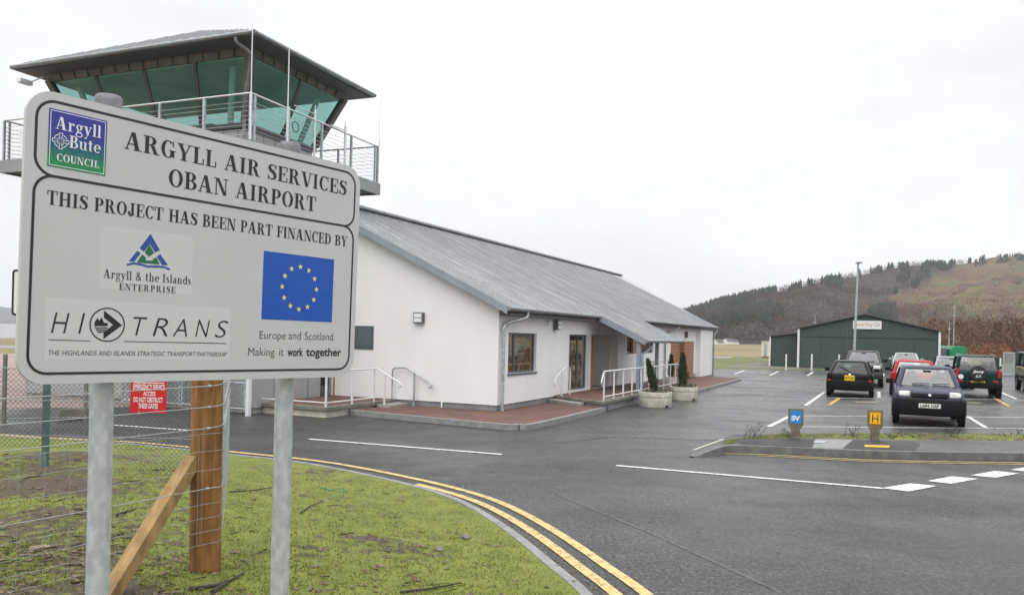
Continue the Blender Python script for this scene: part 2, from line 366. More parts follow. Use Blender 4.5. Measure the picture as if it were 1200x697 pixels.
def rawmesh(name, V, T, m, smooth=False):     # numpy vertices and triangles
    me = bpy.data.meshes.new(name); me.vertices.add(len(V)); me.vertices.foreach_set('co', np.asarray(V, 'f').ravel())
    me.loops.add(T.size); me.loops.foreach_set('vertex_index', np.asarray(T, 'i').ravel())
    k = T.shape[1]; me.polygons.add(len(T)); me.polygons.foreach_set('loop_start', np.arange(0, T.size, k, dtype='i'))
    me.update(calc_edges=True); me.validate()
    return link(name, me, m, smooth='all' if smooth else False)
def text_mesh(s, bold=0.0, shear=0.0, space=1.0):
    cu = bpy.data.curves.new('t', 'FONT'); cu.body = s; cu.size = 1; cu.offset = bold; cu.shear = shear; cu.space_character = space; cu.resolution_u = 4
    ob = bpy.data.objects.new('t', cu); COL.objects.link(ob); bpy.context.view_layer.update()
    dg = bpy.context.evaluated_depsgraph_get(); me = bpy.data.meshes.new_from_object(ob.evaluated_get(dg))
    vs = [v.co.copy() for v in me.vertices]; fs = [tuple(p.vertices) for p in me.polygons]
    bpy.data.objects.remove(ob); bpy.data.curves.remove(cu); bpy.data.meshes.remove(me)
    return vs, fs
def fit_text(mb, s, mapf, x0, x1, y0, y1, bold=0.0, shear=0.0, space=1.0, ext=None):
    """letters laid from x0..x1 with capitals from y0..y1 through mapf(x, y)"""
    vs, fs = text_mesh(s, bold, shear, space) if ext is None else ext
    cap = .729 if ext is None else 1.0
    a, b = min(v.x for v in vs), max(v.x for v in vs)
    mb.add([mapf(x0+(v.x-a)/(b-a)*(x1-x0), y0+v.y/cap*(y1-y0), v.z) for v in vs], fs)
vs_, _ = text_mesh('H'); CAPH = max(v.y for v in vs_)
def fit_text2(mb, s, mapf, x0, x1, y0, y1, **k):
    vs, fs = text_mesh(s, **k); a, b = min(v.x for v in vs), max(v.x for v in vs)
    mb.add([mapf(x0+(v.x-a)/(b-a)*(x1-x0), y0+v.y/CAPH*(y1-y0), 0) for v in vs], fs)

# ------------------------------------------------------------------ serif capitals drawn as strokes
SW, TH = .180, .050
def g_rect(x0, y0, x1, y1): return [(x0,y0),(x1,y0),(x1,y1),(x0,y1)]
def g_par(x0, y0, x1, y1, w): return [(x0,y0),(x0+w,y0),(x1+w,y1),(x1,y1)]
def g_ring(cx, cy, rx, ry, a0, a1, sw=SW, th=TH, n=16):
    out = []
    for k in range(n):
        q = []
        for j in (k, k+1):
            a = math.radians(a0+(a1-a0)*j/n); q.append(((cx+rx*math.cos(a), cy+ry*math.sin(a)), (cx+(rx-sw)*math.cos(a), cy+(ry-th)*math.sin(a))))
        out.append([q[0][0], q[1][0], q[1][1], q[0][1]])
    return out
def g_stem(x, y0=0.0, y1=1.0, w=SW, top=True, bot=True, e=.085):
    r = [g_rect(x, y0, x+w, y1)]
    if bot: r.append(g_rect(x-e, y0, x+w+e, y0+.05))
    if top: r.append(g_rect(x-e, y1-.05, x+w+e, y1))
    return r
def g_line(pts, ws):
    out = []
    for i in range(len(pts)-1):
        (x0,y0),(x1,y1) = pts[i], pts[i+1]; d = math.hypot(x1-x0, y1-y0) or 1; nx, ny = -(y1-y0)/d, (x1-x0)/d
        a, b = ws[i]/2, ws[i+1]/2
        out.append([(x0+nx*a,y0+ny*a),(x0-nx*a,y0-ny*a),(x1-nx*b,y1-ny*b),(x1+nx*b,y1+ny*b)])
    return out
def spine(cx, x0, y0, x1, y1, w0=.07, w1=.21):      # the double curve of an S
    pts, ws = [], []
    for k in range(25):
        t = k/24; y = y1-(y1-y0)*t
        x = cx+(x1-x0)/2*(-math.sin(2*PI*t*.93+.25) if True else 0)
        pts.append((x, y)); ws.append(w0+(w1-w0)*math.exp(-((t-.5)/.2)**2))
    return g_line(pts, ws)
def arms(x, w, mid=True, bottom=True, top=True):
    r = []
    if top: r += [g_rect(x, .945, w, 1), g_par(w-.07, .70, w-.01, .95, .06)]
    if mid: r += [g_rect(x, .48, w-.14, .535), g_rect(w-.18, .38, w-.13, .64)]
    if bottom: r += [g_rect(x, 0, w+.02, .055), g_par(w-.01, .05, w-.03, .32, .06)]
    return r
def glyph(c):
    s = SW
    if c == 'A': return [g_par(.07,0,.33,1,.065), g_par(.52,0,.30,1,s+.02), g_rect(.15,.29,.57,.35), g_rect(0,0,.22,.05), g_rect(.44,0,.84,.05)], .84
    if c == 'B': return g_stem(.1)+[g_rect(.2,.945,.36,1),g_rect(.2,.485,.38,.54),g_rect(.2,0,.38,.055)]+g_ring(.36,.755,.27,.245,-90,90)+g_ring(.38,.265,.31,.27,-90,90), .72
    if c == 'C': return g_ring(.37,.5,.35,.515,48,318)+[g_rect(.60,.66,.65,1.0),g_par(.60,.20,.56,.1,.05)], .69
    if c == 'D': return g_stem(.1)+[g_rect(.2,.945,.34,1),g_rect(.2,0,.34,.055)]+g_ring(.34,.5,.40,.5,-90,90), .77
    if c == 'E': return g_stem(.1)+arms(.25,.62), .67
    if c == 'F': return g_stem(.1)+arms(.25,.62,bottom=False), .64
    if c == 'G': return g_ring(.37,.5,.35,.515,48,320)+[g_rect(.60,.66,.65,1.0),g_rect(.49,.06,.69,.44),g_rect(.42,.40,.77,.45)], .78
    if c == 'H': return g_stem(.1)+g_stem(.58)+[g_rect(.25,.475,.65,.535)], .88
    if c == 'I': return g_stem(.1), .41
    if c == 'J': return g_stem(.28,.2,1,bot=False)+g_ring(.265,.22,.22,.235,180,360,.19,.06)+[g_rect(.03,.2,.18,.36)], .57
    if c == 'L': return g_stem(.1)+[g_rect(.25,0,.60,.055),g_par(.55,.05,.55,.36,.06)], .64
    if c == 'N': return [g_rect(.11,0,.165,1),g_rect(.66,0,.715,1),g_par(.56,0,.11,1,.18),g_rect(.02,0,.26,.05),g_rect(0,.95,.2,1),g_rect(.55,.95,.83,1)], .84
    if c == 'O': return g_ring(.39,.5,.37,.515,0,360,n=28), .78
    if c == 'P': return g_stem(.1)+[g_rect(.2,.945,.36,1),g_rect(.2,.44,.36,.495)]+g_ring(.36,.72,.29,.28,-90,90), .68
    if c == 'R': return g_stem(.1)+[g_rect(.2,.945,.36,1),g_rect(.2,.475,.38,.53)]+g_ring(.36,.75,.28,.25,-90,90)+[g_par(.55,0,.36,.5,s),g_rect(.52,0,.82,.05)], .82
    if c == 'S':
        p = [(.52,.80),(.45,.93),(.31,.975),(.17,.92),(.12,.80),(.15,.67),(.30,.55),(.43,.45),(.50,.33),(.49,.16),(.40,.06),(.27,.025),(.14,.08),(.07,.22)]
        w = [.05,.055,.065,.11,.17,.20,.22,.22,.20,.17,.11,.065,.055,.05]
        return g_line(p, w)+[g_rect(.515,.70,.56,1.0),g_rect(.04,0,.085,.30)], .60
    if c == 'T': return g_stem(.25,top=False)+[g_rect(.02,.945,.69,1),g_par(.02,.95,.02,.70,.06),g_par(.63,.95,.63,.70,.06)], .71
    if c == 'U': return g_stem(.1,.25,1,bot=False)+g_ring(.37,.27,.27,.285,180,360,.17,.07)+g_stem(.58,.25,1,.06,bot=False), .74
    if c == 'V': return [g_par(.30,0,.07,1,s),g_par(.40,0,.63,1,.06),g_rect(0,.95,.36,1),g_rect(.52,.95,.78,1)], .77
    if c == 'Y': return g_stem(.28,0,.45,top=False)+[g_par(.30,.40,.06,1,s),g_par(.42,.42,.64,1,.06),g_rect(0,.95,.36,1),g_rect(.54,.95,.80,1)], .78
    # lower case, x-height .68
    X = .68; s = .15
    if c == 'a': return [g_rect(.32,.05,.32+s,.5), g_rect(.4,0,.56,.05)]+g_ring(.27,.48,.20,.2,0,165,.13,.06)+g_ring(.24,.2,.20,.21,40,340,.13,.05), .58
    if c == 'd': return [g_rect(.40,0,.40+s,1.0), g_rect(.32,.96,.45,1), g_rect(.5,0,.62,.05)]+g_ring(.29,.34,.26,.35,30,330,s,.06), .63
    if c == 'e': return g_ring(.30,.34,.28,.35,0,318,s,.06)+[g_rect(.08,.34,.58,.40)], .58
    if c == 'g': return g_ring(.27,.46,.22,.23,0,360,.13,.05)+g_ring(.28,-.12,.26,.2,0,360,.08,.06)+[g_par(.1,.1,.18,.26,.08), g_rect(.1,.04,.46,.12), g_rect(.44,.58,.58,.66)], .58
    if c == 'h': return g_stem(.08,0,1,s,False)+g_stem(.42,0,.45,s,False)+g_ring(.37,.44,.20,.24,0,120,s,.07)+[g_rect(0,.96,.1,1)], .68
    if c == 'n': return g_stem(.08,0,X,s,False)+g_stem(.42,0,.45,s,False)+g_ring(.37,.44,.20,.24,0,120,s,.07)+[g_rect(0,X-.05,.1,X)], .68
    if c == 'l': return g_stem(.08,0,1,s,False)+[g_rect(0,.96,.1,1)], .32
    if c == 'r': return g_stem(.08,0,X,s,False)+[g_rect(0,X-.05,.1,X)]+g_ring(.36,.42,.16,.26,40,150,.08,.1)+[g_rect(.36,.5,.49,.63)], .50
    if c == 's':
        p = [(.36,.54),(.26,.65),(.13,.62),(.09,.50),(.20,.38),(.34,.27),(.38,.15),(.30,.04),(.16,.03),(.06,.16)]
        return g_line(p, [.04,.05,.10,.14,.15,.15,.13,.09,.05,.04]), .46
    if c == 't': return [g_rect(.12,.08,.12+s,.88), g_rect(.02,X-.06,.38,X)]+g_ring(.27,.12,.15,.13,180,310,s-.02,.06), .42
    if c == 'u': return g_stem(.08,.2,X,s,False,False)+g_ring(.29,.22,.21,.23,180,300,s,.07)+[g_rect(.42,.02,.42+s,X),g_rect(.5,0,.64,.05),g_rect(0,X-.05,.1,X),g_rect(.34,X-.05,.44,X)], .66
    if c == 'y': return [g_par(.24,0,.06,X,s),g_par(.14,-.30,.48,X,.06),g_rect(0,X-.05,.28,X),g_rect(.38,X-.05,.62,X),g_rect(.06,-.32,.2,-.22)], .60
    if c == '&': return g_ring(.33,.74,.19,.25,-60,250,.12,.06)+g_ring(.30,.24,.26,.26,110,400,.13,.06)+[g_par(.60,0,.20,.66,.15), g_rect(.52,.40,.72,.45)], .78
    return [], .34
def serif_text(s, gap=.05, caps_scale=None):
    vs, fs, x = [], [], 0.0; q = 0
    for ch in s:
        polys, w = glyph(ch)
        for pl in polys:
            b = len(vs); q += 1
            vs += [Vector((x+px_, py_, (q % 12)*1.0)) for px_, py_ in pl]; fs.append(tuple(range(b, b+len(pl))))
        x += w+gap
    return vs, fs

# ================================================================== SETTING: ground sheets
def ground_poly(pts, z): return [Vector((p.x, p.y, z)) for p in pts]
mb = MB()
# one field sheet out to the horizon (its surface lies just below the road)
xs = [-6000, -900, -300, -120, -60, -20, 20, 60, 120, 300, 900, 6000]; ys = [-800, -100, 0, 40, 80, 140, 250, 420, 700, 1500, 7000]
for j in range(len(ys)-1):
    for i in range(len(xs)-1): mb.quad((xs[i],ys[j],-.012),(xs[i+1],ys[j],-.012),(xs[i+1],ys[j+1],-.012),(xs[i],ys[j+1],-.012))
struct('field', mb, 'field')
# sea loch at the left
sh = [(-260, 396.5), (-100, 396.2), (40, 396), (180, 397), (330, 400)]
mb = MB(); P_ = [G(*p) for p in sh]
mb.poly([Vector((p.x, p.y, .0)) for p in P_]+[Vector((-420, 2600, 0)), Vector((-3200, 2600, 0)), Vector((-3200, 200, 0))])
struct('water', mb, 'water')
# taxiway and apron at the left
mb = MB(); mb.poly(ground_poly([G(-300, 404), G(300, 411), G(300, 407.5), G(-300, 401.5)], -.008)); struct('taxiway', mb, 'strip')
mb = MB(); mb.poly(ground_poly([G(-420, 482), G(360, 476), G(360, 418), G(-420, 409)], -.008)); struct('apron', mb, 'apron')
# asphalt: road and car park
A_ = [G(-420, 472), G(0, 478.5), G(100, 477), G(380, 474)]
pts = [A_[0], A_[1], A_[2], A_[3], BO+UD*2+VD*5, BO+UD*34+VD*5, G(760, 431.2), G(830, 432), G(1000, 434), G(1210, 437.6), G(1420, 441)]
pts += [Vector((60, 20, 0)), Vector((30, -30, 0)), Vector((-30, -30, 0)), Vector((-32, 14, 0))]
mb = MB(); mb.poly(ground_poly(pts, 0)); struct('road', mb, 'road')
cp = [G(640, 520), G(720, 512), G(842, 516), G(860, 509.5), G(1200, 509), G(1420, 510), G(1420, 440.8), G(1210, 437.8), G(1000, 434.2), G(830, 432.2), G(838, 446), G(760, 480), G(700, 500)]
mb = MB(); mb.poly(ground_poly(cp, .004)); struct('car_park', mb, 'carpark')
mb = MB(); mb.poly(ground_poly([G(740, 431), G(1210, 437.4), G(1500, 442), G(1500, 430), G(1100, 424), G(930, 419.5), G(780, 416.5), G(700, 419)], -.006)); struct('mown_grass', mb, 'mown')
mb = MB(); mb.poly(ground_poly([G(846, 430.2), G(1180, 436), G(1180, 427), G(1100, 427), G(960, 424.5), G(880, 424.5)], -.003)); struct('gravel_margin', mb, 'gravelly')
mb = MB(); mb.poly(ground_poly([G(700, 420.8), G(858, 419.2), G(858, 417.6), G(700, 416.9)], -.002)); struct('runway', mb, 'strip')

# road markings (sheets 4 mm above the asphalt)
def line_px(mb, a, b, w, z=.008):
    A, B = G(*a), G(*b); d = (B-A).normalized(); n = Vector((-d.y, d.x, 0))*w/2
    mb.quad(*[Vector((p.x, p.y, z)) for p in (A-n, B-n, B+n, A+n)])
white = MB()
for a, b in [((362,514.5),(588,532.5)), ((722,545.5),(1037,572.5)), ((130,498),(268,507.5))]: line_px(white, a, b, .10)
for q in [[(1033,572),(1067,566.5),(1098,569.6),(1065,576)], [(1087,563.6),(1115,558.3),(1146,561.2),(1115,567)], [(1137,557),(1166,552),(1194,554.8),(1167,559.8)], [(1184,550.5),(1212,546.2),(1238,548.4),(1212,553.4)], [(1226,544.5),(1250,541),(1276,543),(1252,547)]]:
    white.quad(*[Vector((g.x, g.y, .008)) for g in (G(*p) for p in q)])
o = struct('road_line', white, 'white_line')
w2 = MB()
for a, b in [((901,500),(924,488.3)), ((944,475),(966,459.5)), ((1030,466),(1030,459)), ((1032.2,452.5),(1032.6,445)), ((1034.8,441),(1035.4,437.5)), ((1134,488),(1155,501)), ((1172.5,459.5),(1191,467.5)),
             ((861,438.2),(873,434)), ((902,439.8),(912.5,435)), ((946,440),(953,436)), ((1128,441),(1142,443.4)), ((1186,443.5),(1204,446))]: line_px(w2, a, b, .12, .010)
struct('bay_line', w2, 'white_line')
w3 = MB()
for a, b in [((938,487.4),(1210,489)), ((938,500),(1210,502.4)), ((966,466.4),(1210,468.6))]: line_px(w3, a, b, .11, .009)
struct('cross_line', w3, 'thin_line')
w4 = MB()
for a, b in [((892,469.7),(945,446.7)), ((790,520),(880,489))][:1]: line_px(w4, a, b, .12, .009)
line_px(w4, (640,574),(770,628), .012); line_px(w4, (770,628),(905,690), .012)
struct('worn_line', w4, 'worn_line')
y1 = MB()
for a, b in [((972,474.5),(984,466)), ((1166,467),(1182.5,476))]: line_px(y1, a, b, .12, .0095)
struct('yellow_bay_line', y1, 'orange')
y2 = MB(); line_px(y2, (944,475),(1210,477.2), .11, .0085); line_px(y2, (1002,471),(1030,471), .3, .0086); line_px(y2, (1133,471.6),(1150,472), .3, .0086)
struct('worn_yellow_line', y2, 'yellow_worn')

# grass verge with its kerb and double yellow lines
def catmull(P, n):
    out = []
    for i in range(len(P)-1):
        p0, p1, p2, p3 = P[max(i-1,0)], P[i], P[i+1], P[min(i+2,len(P)-1)]
        for k in range(n):
            t = k/n; out.append(.5*((2*p1)+(p2-p0)*t+(2*p0-5*p1+4*p2-p3)*t*t+(3*p1-p0-3*p2+p3)*t**3))
    return out+[P[-1]]
KP = [(-400,489),(-150,505),(0,515),(137,522.5),(268,536),(345,544.5),(400,554),(445,563.5),(487,573.5),(527,585.5),(555,597.5),(587,616.5),(620,640.5),(653,668),(690,699),(740,752),(800,835),(880,985)]
KC = catmull([G(*p) for p in KP], 8); KC += [Vector((1.5, 1.0, 0)), Vector((2.2, -3, 0))]
def offs(C, d):
    out = []
    for i, p in enumerate(C):
        t = (C[min(i+1,len(C)-1)]-C[max(i-1,0)]).normalized(); out.append(p+Vector((-t.y, t.x, 0))*d)
    return out
def ribbon(mb, C, a, b, z, za=None):
    A, B = offs(C, a), offs(C, b)
    for i in range(len(C)-1):
        mb.quad(*[Vector((p.x, p.y, z)) for p in (A[i], A[i+1], B[i+1], B[i])])
kc = MB()     # kerb: sloping front, flat top
prof = [(0, 0), (-.012, .065), (-.03, .075), (-.125, .078), (-.125, -.05)]      # negative offset = towards the grass
Ls = [offs(KC, -x if True else x) for x, _ in prof]
# offs(+) lies left of the travel direction (away from the viewer) so the grass side is negative
Ls = [offs(KC, x) for x, _ in prof]
for k in range(len(prof)-1):
    for i in range(len(KC)-1):
        q = [(Ls[k][i], prof[k][1]), (Ls[k][i+1], prof[k][1]), (Ls[k+1][i+1], prof[k+1][1]), (Ls[k+1][i], prof[k+1][1])]
        kc.quad(*[Vector((p.x, p.y, z)) for p, z in q])
struct('kerb', kc, 'kerb')
yl = MB(); iK = [i for i, p in enumerate(KC) if proj(p)[0] > 345][0]; iJ = [i for i, p in enumerate(KC) if proj(p)[0] > 470][0]
ribbon(yl, KC[iJ:-2], .18, .29, .008); ribbon(yl, KC[iK-30:-2], .43, .54, .008)
struct('double_yellow_line', yl, 'yellow_line')
y3 = MB(); CY_ = catmull([G(*p) for p in ((846,531.6),(900,533.0),(1010,538.6),(1100,540.8),(1200,542.4),(1420,546))], 5)
ribbon_todo = CY_
ribbon(y3, ribbon_todo, -.045, .045, .0085); ribbon(y3, ribbon_todo[4:], -.23, -.15, .0085); struct('kerb_yellow_line', y3, 'yellow_faded')

CEN = Vector((-6.0, -5.0, 0)); KIN = offs(KC, -.125)
def sst(x): x = max(0, min(1, x)); return x*x*(3-2*x)
def verge_h(dist, x, y):
    n = noise.noise(Vector((x*.7, y*.7, 3)))*.04 + noise.noise(Vector((x*3, y*3, 8)))*.018
    return .072+.36*sst(dist/4.2)+n*sst(dist/.6)
KIN_np = np.array([[p.x, p.y] for p in KIN])
def kdist(x, y): return float(np.sqrt(((KIN_np-np.array([x, y]))**2).sum(1).min()))
def vz(x, y): return verge_h(kdist(x, y), x, y)
def soil(x, y):
    p = proj((x, y, .4)) if y > .5 else (600, 900)
    b = .08
    if p[1] > 545: b = .08+.26*max(0, min(1, (250-p[0])/150))
    if p[0] > 260: b = .03
    v = noise.fractal(Vector((x*.9, y*.9, 1.7)), 1.0, 2.0, 4)*.42+.22+b
    for (ex, ey, rx, ry, a) in ((100, 533, 65, 11, .6), (412, 603, 30, 4, .42), (460, 676, 24, 6, .25), (205, 690, 45, 10, .3), (60, 578, 80, 9, .25)):
        v += a*math.exp(-((p[0]-ex)/rx)**2-((p[1]-ey)/ry)**2)
    return v
def soil_heap(x, y):
    p = proj((x, y, .35)) if y > .5 else (600, 900)
    return .10*math.exp(-((p[0]-100)/75)**2-((p[1]-533)/12)**2)
NT = 170; V_, F_, SO = [], [], []
for i, k in enumerate(KIN):
    for j in range(NT+1):
        t = (j/NT)**1.25; q = k.lerp(CEN, t)
        V_.append((q.x, q.y, vz(q.x, q.y)+soil_heap(q.x, q.y))); SO.append(soil(q.x, q.y))
n1_ = NT+1
F_ = np.array([(i*n1_+j, (i+1)*n1_+j, (i+1)*n1_+j+1, i*n1_+j+1) for i in range(len(KIN)-1) for j in range(NT)], 'i')
vo = rawmesh('grass_verge', np.array(V_), F_, 'turf', True); vo['kind'] = 'structure'
vat = vo.data.attributes.new('soil', 'FLOAT', 'POINT'); vat.data.foreach_set('value', np.array(SO, 'f'))
def vground(x, y): return vz(x, y)+soil_heap(x, y)
def VG(px, py):        # a point on the turf under a picture point
    z = .4
    for _ in range(12):
        g = G(px, py, z); z = .5*z+.5*vground(g.x, g.y)
    return Vector((g.x, g.y, z))
# short turf blades and litter on the verge
bv, bt = [], []; lv, lt = [], []
inv = 0
def on_verge(px, py):
    return True
cnt = 0
while cnt < 70000:
    py = 530+ (760-530)*random.random()**1.0; px = -30+760*random.random()
    g = VG_ = G(px, py, .4)
    i = int(np.argmin(((KIN_np-np.array([g.x, g.y]))**2).sum(1)))
    a = KIN[max(i-1,0)]; b = KIN[min(i+1,len(KIN)-1)]; t = b-a
    if t.x*(g.y-KIN[i].y)-t.y*(g.x-KIN[i].x) > -.01: cnt += 1; continue
    s_v = soil(g.x, g.y); cnt += 1
    z = vground(g.x, g.y)
    if s_v > .62 and random.random() < .85: continue
    if noise.noise(Vector((g.x*5, g.y*5, 0))) < -.25 and random.random() < .7: continue
    h = random.uniform(.008, .024)*(1.8 if random.random() < .06 else 1); w = random.uniform(.003, .007); an = random.random()*2*PI; le = random.uniform(-.02, .02)
    c, s = math.cos(an)*w, math.sin(an)*w; b0 = len(bv)
    bv += [(g.x-c, g.y-s, z-.004), (g.x+c, g.y+s, z-.004), (g.x+le, g.y+random.uniform(-.02, .02), z+h)]; bt.append((b0, b0+1, b0+2))
go = rawmesh('short_grass', np.array(bv), np.array(bt), 'blade'); tag(go, 'short mossy grass blades on the verge around the big sign', 'grass', kind='stuff')
for k in range(1500):
    px, py = random.uniform(-20, 690), random.uniform(535, 740); g = G(px, py, .4)
    i = int(np.argmin(((KIN_np-np.array([g.x, g.y]))**2).sum(1))); a = KIN[max(i-1,0)]; b = KIN[min(i+1,len(KIN)-1)]; t = b-a
    if t.x*(g.y-KIN[i].y)-t.y*(g.x-KIN[i].x) > -.04: continue
    if px > 260 and random.random() < .65: continue
    z = vground(g.x, g.y)+.008; an = random.random()*2*PI; l = random.uniform(.012, .05); w = random.uniform(.005, .016)
    if random.random() < .3: l *= 2.0; w = .004
    c, s = math.cos(an), math.sin(an); b0 = len(lv)
    lv += [(g.x-c*l-s*w, g.y-s*l+c*w, z), (g.x-c*l+s*w, g.y-s*l-c*w, z+random.uniform(0,.012)), (g.x+c*l+s*w, g.y+s*l-c*w, z+random.uniform(0,.02)), (g.x+c*l-s*w, g.y+s*l+c*w, z+.004)]
    lt.append((b0, b0+1, b0+2, b0+3))
lo_ = rawmesh('leaf_litter', np.array(lv), np.array(lt), 'litter'); tag(lo_, 'brown dead leaves and chips scattered over the verge', 'leaf litter', kind='stuff')

gv, gt_ = [], []
KCn = [p for p in KC[:-2]]; kO = offs(KCn, .10)
for k in range(2600):
    i = random.randrange(len(KCn)-1); f_ = random.random(); b = KCn[i].lerp(KCn[i+1], f_); d_ = (kO[i].lerp(kO[i+1], f_)-b).normalized(); g = b+d_*(abs(random.gauss(0, .16))+.005) if random.random() < .6 else b+d_*random.uniform(-.12, 2.6)
    if (g-b).length > .5 and random.random() < .75: continue
    z0 = .078 if (g-b).dot(d_) < 0 else 0.003; sz = random.uniform(.004, .014)*(1.6 if random.random() < .15 else 1); b0 = len(gv); an = random.random()*6.28
    gv += [(g.x+sz*math.cos(an), g.y+sz*math.sin(an), z0), (g.x+sz*math.cos(an+2.1), g.y+sz*math.sin(an+2.1), z0), (g.x+sz*math.cos(an+4.2), g.y+sz*math.sin(an+4.2), z0), (g.x, g.y, z0+sz*.7)]
    gt_ += [(b0, b0+1, b0+3), (b0+1, b0+2, b0+3), (b0+2, b0, b0+3)]
tag(rawmesh('kerb_grit', np.array(gv), np.array(gt_), 'litter'), 'dark grit and leaf crumbs lying along the kerb of the verge', 'grit', kind='stuff')
# ------------------------------------------------------------------ the small island between road and car park
zI = .135
ff = [(813,527),(840,524.2),(872,522),(1010,527.6),(1100,529.6),(1200,530.9),(1420,534)]
fb = [(848,513.3),(905,512.9),(953,512.7),(1080,515),(1200,515.7),(1420,517)]
def top_pts(ps, z): return [Vector((g.x, g.y, z)) for g in (G(*p, z) for p in ps)]
front = catmull(top_pts(ff, zI), 5); back = top_pts(fb, zI)
inner = offs(front, .13)
mb = MB()
for i in range(len(front)-1):
    a0, a1, b0, b1 = front[i], front[i+1], inner[i], inner[i+1]
    lift = lambda p, i: Vector((p.x, p.y, zI*min(1, .15+.85*sst(i/7))))
    A0, A1, B0_, B1 = lift(a0,i), lift(a1,i+1), lift(b0,i), lift(b1,i+1)
    out = offs(front, -.015); 
    mb.quad(A0, A1, B1, B0_); mb.quad(Vector((out[i].x, out[i].y, -.01)), Vector((out[i+1].x, out[i+1].y, -.01)), A1, A0)
struct('island_kerb', mb, 'kerb_wet')
mb = MB(); out = offs(front, -.019); acc = 0.0
for i in range(len(front)-1):
    seg = (front[i+1]-front[i]).length; n_j = int((acc+seg)/.92)-int(acc/.92); 
    if n_j: 
        f_ = (( int(acc/.92)+1)*.92-acc)/seg; A_j = out[i].lerp(out[i+1], f_); B_j = inner[i].lerp(inner[i+1], f_); tj = (front[i+1]-front[i]).normalized()*.007; zz = zI*min(1, .15+.85*sst((i+f_)/7))
        mb.quad(*[Vector((p.x, p.y, z)) for p, z in ((A_j-tj,0),(A_j+tj,0),(A_j+tj,zz+.001),(A_j-tj,zz+.001))]); mb.quad(*[Vector((p.x, p.y, zz+.0015)) for p in (A_j-tj, A_j+tj, B_j+tj, B_j-tj)])
    acc += seg
struct('kerb_joint', mb, 'soffit')
mb = MB(); mb.poly([Vector((p.x, p.y, zI-.002 if k > 4 else .03+.02*k)) for k, p in enumerate(inner)]+back[::-1]); 
mb = MB()
# footpath as a strip mesh between inner kerb line and grass line
ib = catmull(back, 6); nI = len(inner); nB = len(ib)
ibr = [ib[int(round(k*(nB-1)/(nI-1)))] for k in range(nI)]
for i in range(nI-1):
    za, zb_ = (zI-.004)*min(1, .15+.85*sst(i/7)), (zI-.004)*min(1, .15+.85*sst((i+1)/7))
    mb.quad(Vector((inner[i].x, inner[i].y, za)), Vector((inner[i+1].x, inner[i+1].y, zb_)), Vector((ibr[i+1].x, ibr[i+1].y, zb_)), Vector((ibr[i].x, ibr[i].y, za)))
struct('footpath', mb, 'footpath')
mb = MB(); mb.poly(top_pts([(872,521),(951,524.3),(955,514),(905,513.6),(858,515)], zI)); mb.poly(top_pts([(988,525.8),(1072,528),(1078,520),(1071,517.2),(1000,515.2)], zI)); struct('path_patch', mb, 'patch')
mb = MB(); mb.poly(top_pts([(952,524.3),(987,525.6),(999,515),(956,514)], zI)); struct('concrete_pad', mb, 'kerb')
mb = MB(); E_ = top_pts([(813,525.5),(848,513.5)], .03); d_ = (E_[1]-E_[0]).normalized(); nn = Vector((-d_.y, d_.x, 0))*.022
E_ = [G(813,527.3), G(848,514.8)]; mb.prism([E_[0]-nn, E_[1]-nn, E_[1]+nn, E_[0]+nn], (0,0,.012)); struct('edging', mb, 'planter')
# grass strip
gb = top_pts([(853,510.5),(905,509.4),(1000,508.4),(1100,508.2),(1200,508.6),(1420,510)], zI)
gbb = catmull(gb, 8); gff = [p for p in catmull(back, 8)]
Vs, Fs, n_ = [], [], len(gbb)
for k in range(n_):
    for j in range(9):
        q = gff[k].lerp(gbb[k], j/8); bumpz = .035*math.sin(PI*min(1, j/8*1.0))+.02*noise.noise(q*4) if 0 < j < 8 else -.01
        tip_ = min(1, .12+.88*sst(k/10)); Vs.append((q.x, q.y, (q.z*tip_+bumpz) if j < 8 else -.01))
Fq = np.array([(k*9+j, (k+1)*9+j, (k+1)*9+j+1, k*9+j+1) for k in range(n_-1) for j in range(8)], 'i')
io = rawmesh('grass_strip', np.array(Vs), Fq, 'turf', True); io['kind'] = 'structure'
a_s = io.data.attributes.new('soil', 'FLOAT', 'POINT'); a_s.data.foreach_set('value', np.array([.50+.5*noise.noise(Vector(v)*1.3) for v in Vs], 'f'))
bv, bt = [], []
for k in range(5200):
    i = random.random()*(n_-1.01); j = random.uniform(.3, 7.2); i0 = int(i); a = Vector(Vs[i0*9+int(j)]); b = Vector(Vs[(i0+1)*9+int(j)+1]); q = Vector((a.x+(b.x-a.x)*(i-i0), a.y+(b.y-a.y)*(j-int(j)), max(a.z, b.z)-.02))
    h = random.uniform(.02, .06); w = .006; an = random.random()*6.3; b0 = len(bv)
    bv += [(q.x-w*math.cos(an), q.y-w*math.sin(an), q.z), (q.x+w*math.cos(an), q.y+w*math.sin(an), q.z), (q.x+random.uniform(-.03,.03), q.y+random.uniform(-.03,.03), q.z+h)]; bt.append((b0,b0+1,b0+2))
tag(rawmesh('strip_grass', np.array(bv), np.array(bt), 'blade'), 'thin rough grass along the kerbed island', 'grass', kind='stuff')

